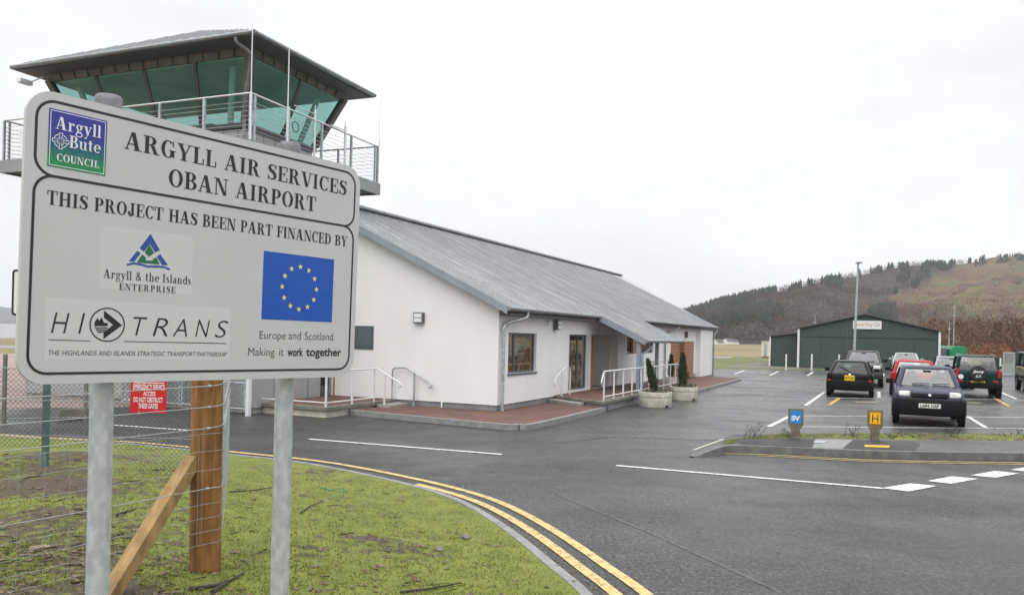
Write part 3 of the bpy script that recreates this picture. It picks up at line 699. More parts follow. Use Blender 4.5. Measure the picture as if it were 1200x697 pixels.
# ================================================================== HILLS
SIL = [(-700,300),(300,300),(500,330),(640,352),(740,372),(790,372),(812,366),(840,358),(880,348),(920,341),(960,332),(1000,325),(1040,316),(1075,312),(1110,312),(1140,309),(1160,303),(1200,300),(1260,292),(1340,285),(1500,300),(1700,330)]
def sil_at(px):
    for (x0,y0),(x1,y1) in zip(SIL, SIL[1:]):
        if x0 <= px <= x1: return y0+(y1-y0)*(px-x0)/(x1-x0)
    return SIL[-1][1]
GRASSP = [(1150,308),(1099,321),(1083,335),(1058,344),(1030,349),(1003,356),(1035,362),(1080,364),(1120,367),(1160,371),(1230,374),(1330,376),(1700,380),(1700,200),(1200,200)]
def inpoly(x, y, P):
    r = False; n = len(P)
    for i in range(n):
        (x0,y0),(x1,y1) = P[i], P[(i+1)%n]
        if (y0 > y) != (y1 > y) and x < (x1-x0)*(y-y0)/(y1-y0)+x0: r = not r
    return r
PXS = [600+k*4 for k in range(0, 261)]; NR = 46
hv, hp, veg = [], [], []
for px in PXS:
    ysil = sil_at(px); rb = 430+40*math.sin(px*.02); rc = 900+120*math.sin(px*.011+1)
    hc = (402.5+ (px-860)*.023 - ysil)/F*rc
    for j in range(NR+1):
        t = j/NR
        if t <= .8:
            s = t/.8; R = rb+(rc-rb)*s; h = hc*(s**.92)*(1-.10*math.sin(PI*s))
            nz = noise.fractal(Vector((px*.012, R*.007, 5)), 1, 2, 5)*10*math.sin(PI*s)
            if .1 < s < .98: h += nz
        else:
            s = (t-.8)/.2; R = rc+500*s; h = hc*(1-.5*s*s)-6*s
        d = ray(px, 400); p = Vector((d.x, 1, 0))*R
        hv.append((p.x, p.y, h+H*0+(-1 if j == 0 else 0)))
        q = proj(hv[-1]); hp.append(q)
        g = inpoly(q[0]+10*noise.noise(Vector((q[0]*.05, q[1]*.05, 0))), q[1]+6*noise.noise(Vector((q[0]*.05, q[1]*.05, 9))), GRASSP)
        veg.append(1.0 if g else 0.0)
m1 = NR+1
HF = np.array([(i*m1+j, (i+1)*m1+j, (i+1)*m1+j+1, i*m1+j+1) for i in range(len(PXS)-1) for j in range(NR)], 'i')
ho = rawmesh('hillside', np.array(hv), HF, 'hill', True); ho['kind'] = 'structure'
va = ho.data.attributes.new('veg', 'FLOAT', 'POINT'); va.data.foreach_set('value', np.array(veg, 'f'))
# woods on the hill
fv, ft = [], []; wv, wt = [], []; sv, st_ = [], []; kv, kt = [], []
def add_fir(p, h):
    r = h*random.uniform(.20, .30); n = 5; tiers = 3
    for k in range(tiers):
        z0 = p.z+h*(.05+.26*k); z1 = min(p.z+h*(.48+.27*k), p.z+h); rr = r*(1-.24*k); b = len(fv)
        for i in range(n):
            a = 2*PI*i/n+random.random()*.6; q = rr*random.uniform(.6, 1.25); fv.append((p.x+math.cos(a)*q, p.y+math.sin(a)*q, z0-h*.03*random.random()))
        fv.append((p.x+random.uniform(-.1,.1), p.y, z1))
        for i in range(n): ft.append((b+i, b+(i+1)%n, b+n))
def add_puff(V, T, p, h, r, n, flat=.8, k0=.10, k1=.24):
    for i in range(n):
        a = random.random()*2*PI; e = random.random()**.5; z = p.z+h*random.uniform(.08, 1); k = r*e*(1.15-abs((z-p.z)/h-.5)*flat)
        c = Vector((p.x+math.cos(a)*k, p.y+math.sin(a)*k, z)); s = r*random.uniform(k0, k1); b = len(V)
        for _ in range(3): V.append((c.x+random.uniform(-s,s), c.y+random.uniform(-s,s), c.z+random.uniform(-s,s)*1.5))
        T.append((b, b+1, b+2))
hv_np = hv
for n in range(46000):
    i = random.randrange(len(PXS)-1); j = random.random()**.9*NR*.9; j0 = int(j); fx, fy = random.random(), j-j0
    if j0 >= NR: continue
    A = Vector(hv[i*m1+j0]); B = Vector(hv[(i+1)*m1+j0]); C = Vector(hv[i*m1+j0+1]); Dd = Vector(hv[(i+1)*m1+j0+1])
    p = A.lerp(B, fx).lerp(C.lerp(Dd, fx), fy); q = proj(p)
    if q[0] < 770 or q[0] > 1330: continue
    g = veg[i*m1+j0] > .5; nz = noise.noise(Vector((q[0]*.03, q[1]*.05, 3))); nz2 = noise.noise(Vector((q[0]*.09, q[1]*.12, 7)))
    crest = j0 > NR*.70
    if g:
        if crest and q[0] > 1142 and (nz2 > -.1): add_fir(p, random.uniform(3, 5)) if random.random() < .6 else None
        elif nz2 > .18 and random.random() < .30: add_puff(sv, st_, p, 1.8, 2.6, 12)
        elif q[1] > 352 and random.random() < .12: add_puff(sv, st_, p, 3, 3, 9)
        continue
    if q[0] > 1050 and q[1] > 362:
        if random.random() < .55: add_puff(sv, st_, p, random.uniform(3, 6), random.uniform(1.8, 3.2), 15)
        continue
    west = (q[0] < 905 and q[1] < 385) or (q[0] < 860)
    top = q[1] < sil_at(q[0])+(6 if q[0] < 900 else 2)+4*nz and (q[0] < 910 or (nz2 > .22 and random.random() < .6))
    conifer = top or (west and nz > -.12 and q[1] < 388) or nz > .42 or (q[0] > 1045 and q[1] < 338 and nz2 > .1)
    if conifer: add_fir(p, random.uniform(4.5, 8.5))
    elif random.random() < .62: add_puff(wv, wt, p, random.uniform(3.5, 6.5), random.uniform(1.8, 3.0), 15)
# scrub and trees at the foot of the hill
for n in range(1100):
    px = random.uniform(1085, 1330); R = random.uniform(125, 340); d = ray(px, 400); p = Vector((d.x*R, R, 0))
    add_puff(sv, st_, p, random.uniform(3, 4.2+R*.022), random.uniform(1.6, 3.4), 120, .8, .05, .15)
for n in range(60):
    R = random.uniform(96, 110); px = random.gauss(1163, 10); d = ray(px, 400); add_puff(kv, kt, Vector((d.x*R, R, 0)), random.uniform(1.0, 2.4), random.uniform(.7, 1.3), 70)
for n in range(420):
    px = random.uniform(790, 1090); R = random.uniform(395, 440); d = ray(px, 400)
    add_puff(wv, wt, Vector((d.x*R, R, 0)), random.uniform(4, 8), random.uniform(2.5, 4.5), 18)
tag(rawmesh('conifer_wood', np.array(fv), np.array(ft), 'fir'), 'dark evergreen plantation along the ridge and left end of the hill', 'wood', kind='stuff')
tag(rawmesh('bare_wood', np.array(wv), np.array(wt), 'bare'), 'leafless brown woodland on the lower slope behind the hangar', 'wood', kind='stuff')
tag(rawmesh('brown_scrub', np.array(sv), np.array(st_), 'scrub'), 'dark brown scrub at the foot of the hill right of the hangar', 'scrub', kind='stuff')
tag(rawmesh('bracken', np.array(kv), np.array(kt), 'bracken'), 'patch of orange bracken below the hill at far right', 'bracken', kind='stuff')
# far shore across the water
fh, fhf = [], []; fx_ = [-700+k*20 for k in range(70)]
for px in fx_:
    yb = 378+.023*px; top = 357+3*math.sin(px*.03)+4*noise.noise(Vector((px*.02, 0, 0)))-px*.012
    for j in range(9):
        t = j/8; R = 2400+900*t; d = ray(px, yb); hh = (yb-top)/F*3100*sst(t) if px > -690 else 0
        fh.append((d.x*R, R, hh+(-2 if j == 0 else 0)+6*noise.noise(Vector((px*.05, t*3, 2)))*(t > 0)))
fo = rawmesh('far_hills', np.array(fh), np.array([(i*9+j, (i+1)*9+j, (i+1)*9+j+1, i*9+j+1) for i in range(len(fx_)-1) for j in range(8)], 'i'), 'farhill', True); fo['kind'] = 'structure'

# ================================================================== THE BIG PROJECT SIGN
YW = 0.93033; TLb = Vector((-2.08413, 3.44483, 3.11126)); TRb = Vector((-.94896, 4.96834, 3.09443)); BRb = Vector((-.96744, 4.96805, 1.82101)); BLb = Vector((-2.10262, 3.44454, 1.83784))
BU = (BRb-BLb).normalized(); BV = (TLb-BLb).normalized(); BN = BU.cross(BV).normalized()      # BN faces the viewer
if BN.dot(CAM-BLb) < 0: BN = -BN
BW, BH = 1.9, 1.27355
def bp(a, b, o=0.0): return BLb+BU*a+BV*b+BN*o
def bd(px, py):
    d = ray(px, py); t = (BLb-CAM).dot(BN)/d.dot(BN); q = CAM+d*t-BLb; return q.dot(BU), q.dot(BV)
zg = vground(-1.55, 4.2)
sign = thing('project_sign', 'large grey airport information board on two galvanised posts, with a blue flag panel', 'sign board', (-1.535, 4.206, zg), YW)
def rrect(a0, b0, a1, b1, r, n=8, corners=None):
    out = []
    for cx, cy, s in ((a1-r, b1-r, 0), (a0+r, b1-r, 1), (a0+r, b0+r, 2), (a1-r, b0+r, 3)):
        for k in range(n+1):
            t = PI/2*(s+k/n); out.append((cx+r*math.cos(t), cy+r*math.sin(t)))
    return out
mb = MB(); mb.prism([bp(a, b, 0) for a, b in rrect(0, 0, BW, BH, .115, 10)], -BN*.022); panel = mb.build('panel', 'board', sign, True)
mb = MB()
for b in (.28, .95): mb.hexa([bp(.05,b,-.024), bp(BW-.05,b,-.024), bp(BW-.05,b,-.05), bp(.05,b,-.05)], [bp(.05,b+.05,-.024), bp(BW-.05,b+.05,-.024), bp(BW-.05,b+.05,-.05), bp(.05,b+.05,-.05)])
mb.build('back_rail', 'galv', sign, True)
# outline: two rounded frames
def frame_line(mb, pts_out, pts_in, o): 
    n = len(pts_out)
    for i in range(n): mb.quad(bp(*pts_out[i], o), bp(*pts_out[(i+1)%n], o), bp(*pts_in[(i+1)%n], o), bp(*pts_in[i], o))
la, _ = bd(39.5, 200); ra, _ = bd(418.5, 230); _, tb = bd(220, 156.5); _, db = bd(220, 233.8); _, bb = bd(220, 435.6)
la, ra, tb, db, bb = .036, BW-.036, 1.238, .902, .041
lw = .0115
mb = MB(); frame_line(mb, rrect(la, db, ra, tb, .085), rrect(la+lw, db+lw, ra-lw, tb-lw, .085-lw), .0012); mb.build('border_line', 'black', sign, True); mb = MB()
frame_line(mb, rrect(la, bb, ra, db+lw, .085), rrect(la+lw, bb+lw, ra-lw, db, .085-lw), .0016)
mb.build('border_line', 'black', sign, True)
def serif_line(name, m, s, p0b, p1b, p0t, o=.0013, gap=.05):
    (a0, b0), (a1, b1), (_, t0) = bd(*p0b), bd(*p1b), bd(*p0t)
    w = max(v.x for v in serif_text(s, gap)[0]); cap = t0-b0; done = 0.0
    for wd in s.split(' '):
        vs, fs = serif_text(wd, gap); adv = sum(glyph(c)[1]+gap for c in wd)+glyph(' ')[1]+gap; mb = MB()
        mb.add([bp(a0+(v.x+done)/w*(a1-a0), b0+(b1-b0)*(v.x+done)/w+v.y*cap, o+v.z*.00004) for v in vs], fs); mb.build(name, m, sign, True); done += adv
def sans_line(mb, s, p0b, p1b, p0t, o=.0013, **k):
    (a0, b0), (a1, b1), (_, t0) = bd(*p0b), bd(*p1b), bd(*p0t)
    fit_text2(mb, s, lambda x, y, z: bp(x, y+(b1-b0)*(x-a0)/(a1-a0), o), a0, a1, b0, t0, **k)
serif_line('title_word', 'black', 'ARGYLL AIR SERVICES', (145.5,173.9), (406,229), (146,153.0)); serif_line('title_word', 'black', 'OBAN AIRPORT', (197,217.6), (369.8,248.3), (197.4,197.2))
serif_line('finance_word', 'black', 'THIS PROJECT HAS BEEN PART FINANCED BY', (54.5,239.2), (407.0,289.2), (55,222.6))
# council emblem
q = [bd(58.2,126.6), bd(125.9,142), bd(122.8,206), bd(54.6,194.5)]
a0, a1 = (q[0][0]+q[3][0])/2, (q[1][0]+q[2][0])/2; b1, b0 = (q[0][1]+q[1][1])/2, (q[2][1]+q[3][1])/2
mb = MB(); mb.prism([bp(a0,b0,.0010), bp(a1,b0,.0010), bp(a1,b1,.0010), bp(a0,b1,.0010)], BN*.0008); emb = mb.build('council_emblem', 'emblem', sign, True)
mb = MB(); w_ = a1-a0; h_ = b1-b0; fl_ = .0026
frame_line(mb, [(a0+.006,b0+.006),(a1-.006,b0+.006),(a1-.006,b1-.006),(a0+.006,b1-.006)], [(a0+.009,b0+.009),(a1-.009,b0+.009),(a1-.009,b1-.009),(a0+.009,b1-.009)], .0022)
def emb_text(s, x0, x1, y, cap):
    vs, fs = serif_text(s, .04); w = max(v.x for v in vs); n = min(v.x for v in vs)
    mb.add([bp(a0+w_*(x0+(v.x-n)/(w-n)*(x1-x0)), b0+h_*(y+v.y*cap), fl_+v.z*.00004) for v in vs], fs)
emb_text('Argyll', .11, .90, .665, .22); emb_text('Bute', .35, .90, .385, .215); emb_text('COUNCIL', .15, .88, .115, .13)
for k in range(4):      # celtic cross roundel
    cx, cy = a0+w_*.205, b0+h_*.465; ang = PI/2*k
    for r0, r1, s0, s1 in ((.020,.027,-.62,.62),):
        pass
    for (d, hw) in ((0, 0),):
        c_, s_q = math.cos(ang), math.sin(ang)
        def rp(x, y): return bp(cx+x*c_-y*s_q, cy+x*s_q+y*c_, fl_)
        mb.quad(rp(.006,-.0035), rp(.034,-.009), rp(.034,-.006), rp(.006,-.0015)); mb.quad(rp(.006,.0015), rp(.034,.006), rp(.034,.009), rp(.006,.0035)); mb.quad(rp(.033,-.009), rp(.036,-.009), rp(.036,.009), rp(.033,.009))
    for j in range(6):
        t0, t1 = ang+.35+(PI/2-.7)*j/6, ang+.35+(PI/2-.7)*(j+1)/6
        for r0, r1 in ((.027,.0305),(.015,.0175)): mb.quad(*[bp(cx+r*math.cos(t), cy+r*math.sin(t), fl_+.0001) for r, t in ((r0,t0),(r1,t0),(r1,t1),(r0,t1))])
mb.build('emblem_lettering', 'logo_white', emb, True)
# enterprise logo
def pq(mb, pts, o=.0016): mb.poly([bp(*bd(*p), o) for p in pts])
def zq(x, y): return 20+x/3.667, 250+y/3.667
mb = MB(); mb.poly([bp(*bd(*p), .0004) for p in ((118,264),(226,277),(225,346),(117,338))]); mb.poly([bp(*bd(*p), .0004) for p in ((53,348),(270,361),(269,422),(52,421))]); mb.build('sticker', 'sticker', sign, True)
mb = MB(); pq(mb, [zq(573,88), zq(613,158), zq(592,168), zq(571,132), zq(545,164), zq(526,150)]); pq(mb, [zq(516,160), zq(531,172), zq(502,208), zq(480,206)]); pq(mb, [zq(614,175), zq(648,222), zq(622,222), zq(600,186)])
wv_ = [(470,219),(500,212),(530,217),(560,226),(600,226),(630,228),(656,238)]
for i in range(len(wv_)-1):
    (x0,y0),(x1,y1) = wv_[i], wv_[i+1]; pq(mb, [zq(x0,y0-2), zq(x1,y1-2), zq(x1,y1+7), zq(x0,y0+6)], .0017)
lg = mb.build('enterprise_logo', 'logo_blue', sign, True)
mb = MB(); pq(mb, [zq(569,136), zq(588,170), zq(566,186), zq(548,168)]); pq(mb, [zq(537,176), zq(553,190), zq(551,202), zq(584,203), zq(582,196), zq(598,189), zq(612,220), zq(570,216), zq(515,211)]); mb.build('green_peak', 'logo_green', lg, True)
serif_line('enterprise_word', 'logo_grey', 'Argyll & the Islands', (120.9,325.5), (223.4,333.4), (121,315.0)); serif_line('enterprise_word', 'logo_grey', 'ENTERPRISE', (139.2,339.2), (205.5,343.4), (139.4,331.6), gap=.14)
# transport partnership logo
def sans_z(mb, s, p0b, p1b, p0t, **k): sans_line(mb, s, zq(*p0b), zq(*p1b), zq(*p0t), **k)
mb = MB()
for s, x0, x1, y0, y1 in (('H',145,222,514,517),('I',262,289,517,518),('T',497,557,525,526),('R',582,646,527,529),('A',668,730,529,531),('N',765,826,531,533),('S',849,904,533,535)):
    sans_z(mb, s, (x0, y0), (x1, y1), (x0, y0-(92 if s in 'HI' else 84-.02*x0+8)), shear=.24, bold=-.012)
for (p, q2) in (((135,541),(315,546)), ((457,548),(900,557))):
    pq(mb, [zq(p[0],p[1]), zq(q2[0],q2[1]), zq(q2[0],q2[1]+3), zq(p[0],p[1]+3)])
ca, cb = bd(*zq(388,478)); rad = bd(*zq(463,480))[0]-ca; 
for k in range(40):
    t0, t1 = 2*PI*k/40, 2*PI*(k+1)/40
    mb.quad(*[bp(ca+r*math.cos(t), cb+r*math.sin(t)*.96, .0015) for r, t in ((rad,t0),(rad-.006,t0),(rad-.006,t1),(rad,t1))])
pq(mb, [zq(373,416), zq(451,480), zq(371,539), zq(371,512), zq(412,478), zq(373,448)])
pq(mb, [zq(331,484), zq(334,464), zq(346,448), zq(352,462), zq(362,446), zq(374,470), zq(388,470), zq(390,484)])
for y in (490, 499, 507): pq(mb, [zq(332+(y-490)*.6,y-3), zq(352,y+1), zq(370,y-2), zq(390-(y-490)*.7,y+1), zq(388-(y-490)*.7,y+6), zq(370,y+3), zq(352,y+6), zq(334+(y-490)*.6,y+2)])
mb.build('transport_logo', 'black', sign, True)
mb = MB(); sans_line(mb, 'THE HIGHLANDS AND ISLANDS STRATEGIC TRANSPORT PARTNERSHIP', (56.3,415.9), (265.6,417.4), (56.5,410.2), shear=.2); mb.build('partnership_lettering', 'logo_grey', sign, True)
# flag
q = [bd(309.2,293.5), bd(391.3,304.4), bd(388.7,377.7), bd(306.1,373.5)]; a0, a1 = (q[0][0]+q[3][0])/2, (q[1][0]+q[2][0])/2; b1, b0 = (q[0][1]+q[1][1])/2, (q[2][1]+q[3][1])/2
mb = MB(); mb.prism([bp(a0,b0,.0008), bp(a1,b0,.0008), bp(a1,b1,.0008), bp(a0,b1,.0008)], BN*.0006); fl = mb.build('flag', 'eu_blue', sign, True)
ac, bc = (a0+a1)/2+.002, (b0+b1)/2
for k in range(12):
    t = 2*PI*k/12; R_ = (b1-b0)*.325; cx, cy = ac+R_*math.cos(t), bc+R_*math.sin(t); mb = MB()
    mb.poly([bp(cx+(.0175 if j%2 == 0 else .0072)*math.sin(PI*j/5), cy+(.0175 if j%2 == 0 else .0072)*math.cos(PI*j/5), .0019) for j in range(10)]); mb.build('star', 'star', fl, True)
for s_w, xa_, xb_, ya_, yt_ in (('Europe',304,334.6,396.7,387.5),('and',338,352.4,397.4,388.3),('Scotland',357,390,398.0,388.9),('Making',290.6,321.5,416.6,407.2),('it',327,332,416.7,407.3)):
    mb = MB(); sans_line(mb, s_w, (xa_,ya_), (xb_,ya_+.02*(xb_-xa_) if ya_ < 400 else ya_), (xa_,yt_), bold=-.008); mb.build('motto_word', 'logo_grey', sign, True)
for s_w, xa_, xb_ in (('work',336.6,354.8),('together',358.4,399.6)):
    mb = MB(); sans_line(mb, s_w, (xa_,416.7), (xb_,417.0), (xa_,407.4), bold=.022); mb.build('motto_word', 'black', sign, True)
# posts: 114 mm tubes behind the board, each with a plastic cap
for px, topy in ((119.7, 135), (333.2, 0)):
    d_p = ray(px, 452); t_p = (BLb-BN*.112-CAM).dot(BN)/d_p.dot(BN); base = CAM+d_p*t_p; a = (base-BLb).dot(BU); z0 = vground(base.x, base.y)-.05; zt = bp(a, BH, 0).z+.030
    tl = Vector((-BU.x*0-.010, 0, 0))
    top = Vector((base.x, base.y, zt)); low = Vector((base.x, base.y, z0))
    mb = MB(); mb.tube([low, top], .0525, 28); po = mb.build('post', 'galv_post', sign, True, smooth=True)
    mb = MB(); mb.lathe([(0,.05),(.053,.05),(.059,.044),(.061,.02),(.061,-.02),(.054,-.02)], top, n=28); mb.build('post_cap', 'cap', po, True, smooth=True)
    for bb_ in (.3, .97): mb = MB(); mb.tube([bp(a-.062, bb_, -.05), bp(a-.066, bb_, -.112), bp(a-.04, bb_, -.172), bp(a+.04, bb_, -.172), bp(a+.066, bb_, -.112), bp(a+.062, bb_, -.05)], .008, 6); mb.build('clip', 'galv', po, True)
# the small sign whose rounded edge peeps out behind the board
d0 = 7.2; c0 = D(119, 345, d0); sm = thing('small_sign', 'white plate with black rounded outline peeping from behind the left edge of the big board', 'sign', (c0.x, c0.y, vground(c0.x, c0.y)))
hx, hz = 105/F*d0, 27/F*d0
def sp(x, z, o): return Vector((c0.x+x, c0.y-o, c0.z+z))
mb = MB(); mb.prism([sp(x, z, 0) for x, z in rrect(-hx, -hz, hx, hz, .03, 5)], (0,.012,0)); mb.build('plate', 'sign_white', sm, True)
mb = MB(); A_r, B_r = rrect(-hx, -hz, hx, hz, .03, 5), rrect(-hx+.018, -hz+.018, hx-.018, hz-.018, .018, 5)
for i in range(len(A_r)): mb.quad(sp(*A_r[i],.002), sp(*A_r[(i+1)%len(A_r)],.002), sp(*B_r[(i+1)%len(A_r)],.002), sp(*B_r[i],.002))
mb.build('outline', 'black', sm, True)
mb = MB(); mb.tube([(c0.x, c0.y+.05, vground(c0.x,c0.y)-.05), (c0.x, c0.y+.05, c0.z+hz)], .03, 12); mb.build('post', 'galv', sm, True, smooth=True)

# ================================================================== FENCES ON THE VERGE
WP = VG(240, 667); WPr = 17.6/F*WP.y
ps = thing('strainer_post', 'thick brown wooden fence post braced by a sloping timber strut', 'fence post', WP)
mb = MB(); K = 22; zs = [-.3, .2, .6, 1.0, 1.35, 1.72]
vs = []
for z in zs:
    for i in range(K):
        a = 2*PI*i/K; r = WPr*(1+.035*math.sin(3*a+1)+.03*noise.noise(Vector((math.cos(a)*1.5, math.sin(a)*1.5, z)))); vs.append((WP.x+r*math.cos(a)-.012*z, WP.y+r*math.sin(a), WP.z+z))
mb.add(vs, [(k*K+i, k*K+(i+1)%K, (k+1)*K+(i+1)%K, (k+1)*K+i) for k in range(len(zs)-1) for i in range(K)]+[tuple(range((len(zs)-1)*K, len(zs)*K))])
mb.build('trunk', 'post_wood', ps, True, smooth=True)
t1 = D(226, 538, WP.y-.08); b1_ = VG(116, 708); b1_.z -= .05
dv = (t1-b1_).normalized(); sd = dv.cross(Vector((0,0,1))).normalized(); upv = sd.cross(dv).normalized()
mb = MB(); hw = .062; hh = .047
mb.hexa([b1_+sd*s*hw*.75+upv*t*hh*1.0 for s, t in ((-1,-1),(1,-1),(1,1),(-1,1))], [t1+sd*s*hw*.75+upv*t*hh for s, t in ((-1,-1),(1,-1),(1,1),(-1,1))])
mb.build('strut', 'strut_wood', ps, True, bevel=.004)
# stock netting with three plain wires, from the post towards the viewer's left and back along the verge
fdir = Vector((-.67, -1.11, 0)).normalized()
nf = thing('stock_fence', 'galvanised stock netting and wires strung from the brown wooden post', 'wire fence', (WP.x, WP.y, WP.z))
near_end = WP+fdir*2.6; PW = Vector((WP.x, WP.y, 0))
zw = [(1.685,.0032),(1.535,.0032),(1.385,.0032)]; zn = [1.345,1.22,1.085,.955,.845,.745,.650,.56]
topmb = MB(); 
side = Vector((-fdir.y, fdir.x, 0)); side = side if side.y < 0 else -side
def wire(mb, pts, r, n=5): mb.tube(pts, r, n, cap=False)
far_end = Vector((0,0,0)); fe = D(268, 540, 9.4)
bdir = Vector((fe.x-WP.x, fe.y-WP.y, 0)).normalized()
sag = lambda t: -.02*math.sin(PI*t)
frontpt = lambda z: Vector((WP.x, WP.y, z))+Vector((.55, -.84, 0))*(WPr+.006)
midpt = lambda z: Vector((WP.x, WP.y, z))+Vector((.89, -.45, 0))*(WPr+.012)
rightpt = lambda z: Vector((WP.x, WP.y, z))+Vector((.97, .1, 0))*(WPr+.004)
for z, r in zw:
    mb = MB(); a = frontpt(z); e = near_end+Vector((0,0,z-near_end.z-.02)); a2 = a+fdir*.05
    wire(mb, [e.lerp(a, t/8)+Vector((0,0,sag(t/8)*.3)) for t in range(9)]+[midpt(z+.01), rightpt(z+.02), Vector((fe.x, fe.y, z))], r)
    for k in range(7):      # barbs twisted round the strand
        t = .08+.14*k; c = e.lerp(a, t); 
        for s in (-1, 1): wire(mb, [c+Vector((.004*s, 0, .014)), c+Vector((-.004*s, .0, -.014))], .0018, 4)
        c = Vector((fe.x, fe.y, z)).lerp(rightpt(z), t); wire(mb, [c+Vector((0,0,.014)), c-Vector((0,0,.014))], .0018, 4)
    mb.build('strand', 'wire', nf, True)
mb = MB()
for i, z in enumerate(zn):
    r = .0032 if i == 3 else .0014; a = frontpt(z); e = near_end+Vector((0,0,z-near_end.z-.015))
    N_ = 26; ptsw = [e.lerp(a, t/N_)+Vector((0,0,(.004 if (t%2 and i != 3) else 0)+sag(t/N_)*.4)) for t in range(N_+1)]
    wire(mb, ptsw+[midpt(z), rightpt(z), Vector((fe.x, fe.y, z-.05))], r)
for k in range(17):
    for side_ in (0, 1):
        t = (k+.3)/17
        if side_ == 0: c = lambda z: (near_end+Vector((0,0,z-near_end.z-.015))).lerp(frontpt(z), t)
        else: c = lambda z: Vector((fe.x, fe.y, z-.05)).lerp(rightpt(z), t)
        wire(mb, [c(z)+Vector((.003*(i%2), 0, 0)) for i, z in enumerate(zn)], .0013, 4)
wire(mb, [frontpt(z) + Vector((-.055,-.01,0)) for z in zn], .0014, 4)
mb.build('netting', 'wire', nf, True)
# wire knots on the post
for z in (1.685,1.535,1.385,.955): mb = MB(); mb.lathe([(.0,-.012),(.011,-.01),(.011,.01),(.0,.012)], frontpt(z)+fdir*.03, (fdir.x, fdir.y, 0), 8); mb.build('staple', 'galv', ps, True)

# chain-link fence further back
cA = D(267, 540, 9.6); cB = D(50, 545, 9.6); cdir = Vector((cB.x-cA.x, cB.y-cA.y, 0)).normalized()
cl = thing('chain_link_fence', 'low chain-link fence with green steel posts crossing the verge behind the big board', 'fence', (cA.x, cA.y, vground(cA.x, cA.y)))
Lc = 6.2; zt_ = 1.57; pitch = .060
def cpt(s, z): return cA+cdir*s+Vector((0,0,z-cA.z))
def zb(s): q = cA+cdir*s; return vground(q.x, q.y)+.02
mb = MB(); nW = int((Lc+1.3)/pitch); rw = .0027
for k in range(nW):
    for sgn in (1, -1):
        s0 = k*pitch-1.3 if sgn > 0 else k*pitch; s1 = s0+1.3*sgn; pts_ = []
        lo, hi = s0, s1
        for t in range(5):
            f_ = t/4; s = s0+(s1-s0)*f_; z = .32+(zt_-.32)*f_
            if -0.001 <= s <= Lc and z > zb(s)-.05: pts_.append(cpt(s, z)+Vector((0, .003*sgn, 0)))
        if len(pts_) >= 2: wire(mb, pts_, rw, 3)
mb.build('wire_mesh', 'mesh_wire', cl, True)
for z in (zt_, zt_-.012, 1.20, 1.19, .78):
    mb = MB(); wire(mb, [cpt(Lc*t/30, z+.006*math.sin(t*2.1)) for t in range(31)], .0035, 5)
    if z == zt_:
        for k in range(60): c = cpt(Lc*k/60, zt_); wire(mb, [c+Vector((.01,0,.018)), c-Vector((.01,0,.018))], .002, 3)
    mb.build('line_wire', 'wire', cl, True)
sB = (Vector((cB.x-cA.x, cB.y-cA.y, 0))).length
for s in (0.05, sB, sB+2.4):
    q = cpt(s, 0)+Vector((0, .05, 0)); mb = MB(); mb.box(q.x-.032, q.x+.032, q.y-.03, q.y+.03, vground(q.x, q.y)-.1, zt_+.05); mb.build('post', 'green_post' if s > .1 else 'galv', cl, True, bevel=.004)
# red notice wired to it
nl, nr = 153.5, 195.5; sN = None
def on_fence(px, py):
    d = ray(px, py); n = Vector((-cdir.y, cdir.x, 0)); t = (cA-CAM).dot(n)/d.dot(n); return CAM+d*t
n_bl, n_br, n_tr = on_fence(153, 484), on_fence(195.5, 480.5), on_fence(195.5, 446)
ux = Vector((n_br.x-n_bl.x, n_br.y-n_bl.y, 0)); wN = ux.length; ux.normalize(); nN = Vector((ux.y, -ux.x, 0)); hN = .425
def npt(x, z, o=0): return Vector((n_bl.x, n_bl.y, n_bl.z+.01))+ux*x+Vector((0,0,z))+nN*(.02+o)
no = thing('red_notice', 'red notice with white warning lettering wired to the chain-link fence', 'notice', npt(wN/2, 0))
mb = MB(); mb.prism([npt(0,0), npt(wN,0), npt(wN,hN), npt(0,hN)], nN*-.006); mb.build('plate', 'red', no, True, bevel=.001)
mb = MB()
for s, z, x0, x1, c in (('EMERGENCY SERVICE',.275,.08,.95,.062), ('ACCESS',.205,.36,.70,.048), ('DO NOT OBSTRUCT',.128,.10,.90,.056), ('THESE GATES',.055,.23,.77,.056)):
    fit_text2(mb, s, lambda x, y, q: npt(x, y, .002), x0*wN, x1*wN, z, z+c, bold=.02)
mb.quad(npt(.1*wN,.352,.002), npt(.93*wN,.352,.002), npt(.93*wN,.362,.002), npt(.1*wN,.362,.002))
mb.build('lettering', 'sign_white', no, True)

# galvanised gates across the side road, in front of the tower base
GP = BO+UD*-3.75+VD*4.88
for gi, (v0, v1, lab) in enumerate(((4.95, 7.0, 'galvanised mesh gate leaf hung on the pale post beside the tower base'), (7.08, 9.1, 'second galvanised mesh gate leaf further left behind the board post'))):
    g = thing('mesh_gate', lab, 'gate', BO+UD*-3.75+VD*v0, UA, 'galvanised gates across the service road')
    w = v1-v0; r = .028
    mb = MB()
    for z in (.16, .78, 1.4): mb.tube([(0,0,z),(0,w,z)], r*.9, 8)
    for y in (0, w): mb.tube([(0,y,.12),(0,y,1.44)], r, 8)
    mb.build('frame', 'galv', g, smooth=True)
    mb = MB(); k = 0
    for k in range(int((w+1.25)/.055)):
        for sg in (1, -1):
            pts_ = []
            for t in range(6):
                y = (k*.055-1.25*(sg > 0))+1.25*sg*t/5; z = .16+1.24*t/5
                if 0 <= y <= w: pts_.append((.004*sg, y, z))
            if len(pts_) > 1: wire(mb, pts_, .003, 3)
    mb.build('wire_mesh', 'mesh_wire', g)
